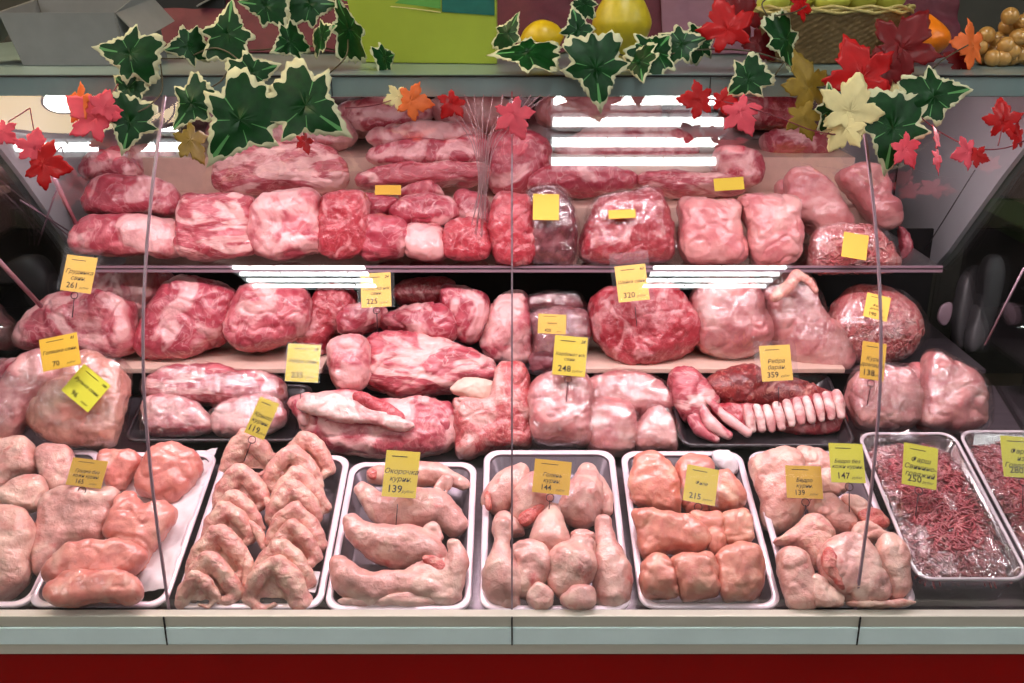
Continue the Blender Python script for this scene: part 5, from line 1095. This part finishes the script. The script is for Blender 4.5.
# ================================================================ lights of the store
def fixture(cx, cy, label, py_=None):
    """louvered ceiling light with four tubes, centred where the reflected ray of the pixel meets the ceiling"""
    if py_ is None: P = reflect(cx, cy, 2.94); x, y = P.x, P.y
    else: P = Vector((cx, cy, 0)); x, y = cx, cy
    fx = empty('ceiling_light', (x, y, 3.0), label, 'ceiling light', 'louvered ceiling lights'); W = .30
    mb = MB(); mb.box((x-W, y-W, 2.985), (x+W, y+W, 2.998))
    for s in (-1, 1): mb.box((x-W, y+s*W-.006, 2.93), (x+W, y+s*W+.006, 2.985)); mb.box((x+s*W-.006, y-W+.006, 2.93), (x+s*W+.006, y+W-.006, 2.985))
    mb.build('housing', M['steelfix'], fx, fx.location)
    for q_ in range(4):
        yy = y-.225+.15*q_; MB().tube([(x-.285, yy, 2.957), (x+.285, yy, 2.957)], .034, 12).build('fluorescent_tube', TUBE, fx, fx.location, True)
        mb = MB()
        for s in (-1, 1): mb.prism([(x-.288, yy+s*.030, 2.984), (x+.288, yy+s*.030, 2.984), (x+.288, yy+s*.066, 2.950), (x-.288, yy+s*.066, 2.950)], (0, 0, .001))
        mb.build('reflector', M['steelfix'], fx, fx.location)
    mb = MB()
    for q_ in range(1, 6): mb.box((x-W+q_*.1-.001, y-W+.01, 2.932), (x-W+q_*.1+.001, y+W-.01, 2.944))
    mb.build('louver', M['steelfix'], fx, fx.location)
    return P
TUBE = emit('tube_glow', (.95, 1, .98, 1), TUBE_E)
for cx, cy, lb in ((637, 133, 'louvered ceiling light mirrored in the glass at the right of the centre seam'), (88, 117, 'louvered ceiling light mirrored in the glass at the upper left'),
                   (307, 278, 'farther louvered ceiling light mirrored low at the left'), (712, 278, 'farther louvered ceiling light mirrored low at the right')):
    print('FIX', fixture(cx, cy, lb))
for x_, y_ in ((-2.75, -.6), (2.75, -.6), (-3.4, -2.2), (3.4, -2.2), (2.35, 1.2), (-3.2, 1.2), (-2.75, .3), (2.75, .3)):  # extra unseen fixtures, added for frontal light and kept out of the reflections
    fixture(x_, y_, 'added unseen louvered ceiling light giving the case front more light', 1)
PZ = 2.70; e_ = reflect(95, 131, PZ); rr_ = .66; c_ = reflect(72, 110, PZ); pc = (c_.x, e_.y+rr_*.97)  # cream ceiling stand-in given its own glow to brighten its mirror image
cp = empty('added_glow_panel', (pc[0], pc[1], 3.0), 'round cream ceiling panel with added glow, mirrored in the glass at the upper left', 'ceiling panel')
MB().prism([(pc[0]+rr_*cos(2*pi*i/64), pc[1]+rr_*sin(2*pi*i/64), PZ) for i in range(64)], (0, 0, .03)).build('added_glow_disc', emit('cream_added_glow', (1, .78, .46, 1), 7.5), cp, cp.location)
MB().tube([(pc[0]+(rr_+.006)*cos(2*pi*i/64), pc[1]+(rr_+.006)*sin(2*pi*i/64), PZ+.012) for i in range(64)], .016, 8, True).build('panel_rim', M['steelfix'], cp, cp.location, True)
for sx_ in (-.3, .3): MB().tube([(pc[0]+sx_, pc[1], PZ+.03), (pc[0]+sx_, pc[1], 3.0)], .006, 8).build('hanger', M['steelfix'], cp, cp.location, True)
P = reflect(62, 103, PZ-.01)
dl = empty('downlight', (P.x, P.y, PZ-.005), 'bright round downlight set in the cream ceiling panel', 'downlight')
MB().prism([(P.x+.055*cos(2*pi*i/32), P.y+.055*sin(2*pi*i/32), PZ-.014) for i in range(32)], (0, 0, .012)).build('lens', emit('downlight_glow', (1, .93, .8, 1), 60), dl, dl.location)
MB().tube([(P.x+.06*cos(2*pi*i/32), P.y+.06*sin(2*pi*i/32), PZ-.008) for i in range(32)], .006, 8, True).build('ring', M['steelfix'], dl, dl.location, True)
print('DL', P)
def area(name, loc, rot, sx, sy, power, col):
    l_ = bpy.data.lights.new(name, 'AREA'); l_.shape = 'RECTANGLE'; l_.size = sx; l_.size_y = sy; l_.energy = power; l_.color = col
    o = bpy.data.objects.new(name, l_); COL.objects.link(o); o.location = loc; o.rotation_euler = rot; return o
# the case lamp under the canopy, its light aimed down into the case
area('case_lamp_front', (0, 1.875, 1.402), (radians(-12), 0, 0), 2.15, .03, CASE_W, (1, .83, .87))
area('case_lamp_back', (0, 2.40, 1.400), (radians(8), 0, 0), 2.0, .05, CASE_B, (1, .83, .87))
w = bpy.data.worlds.new('world'); S.world = w; w.use_nodes = True
w.node_tree.nodes['Background'].inputs[0].default_value = (.5, .5, .55, 1); w.node_tree.nodes['Background'].inputs[1].default_value = .25
cd = bpy.data.cameras.new('camera'); cd.sensor_width = 36; cd.lens = 36*F/1024; cam = bpy.data.objects.new('camera', cd); COL.objects.link(cam)
cam.location = CAM; cam.rotation_euler = (radians(90)-PH, 0, 0); S.camera = cam; cd.clip_start = .05
S.view_settings.view_transform = 'Standard'; S.view_settings.look = 'None'; S.view_settings.gamma = 1; S.view_settings.use_curve_mapping = False
S.view_settings.exposure = EXPO
S.cycles.use_denoising = True; S.cycles.max_bounces = 10; S.cycles.transparent_max_bounces = 16; S.cycles.caustics_reflective = False; S.cycles.sample_clamp_indirect = 4
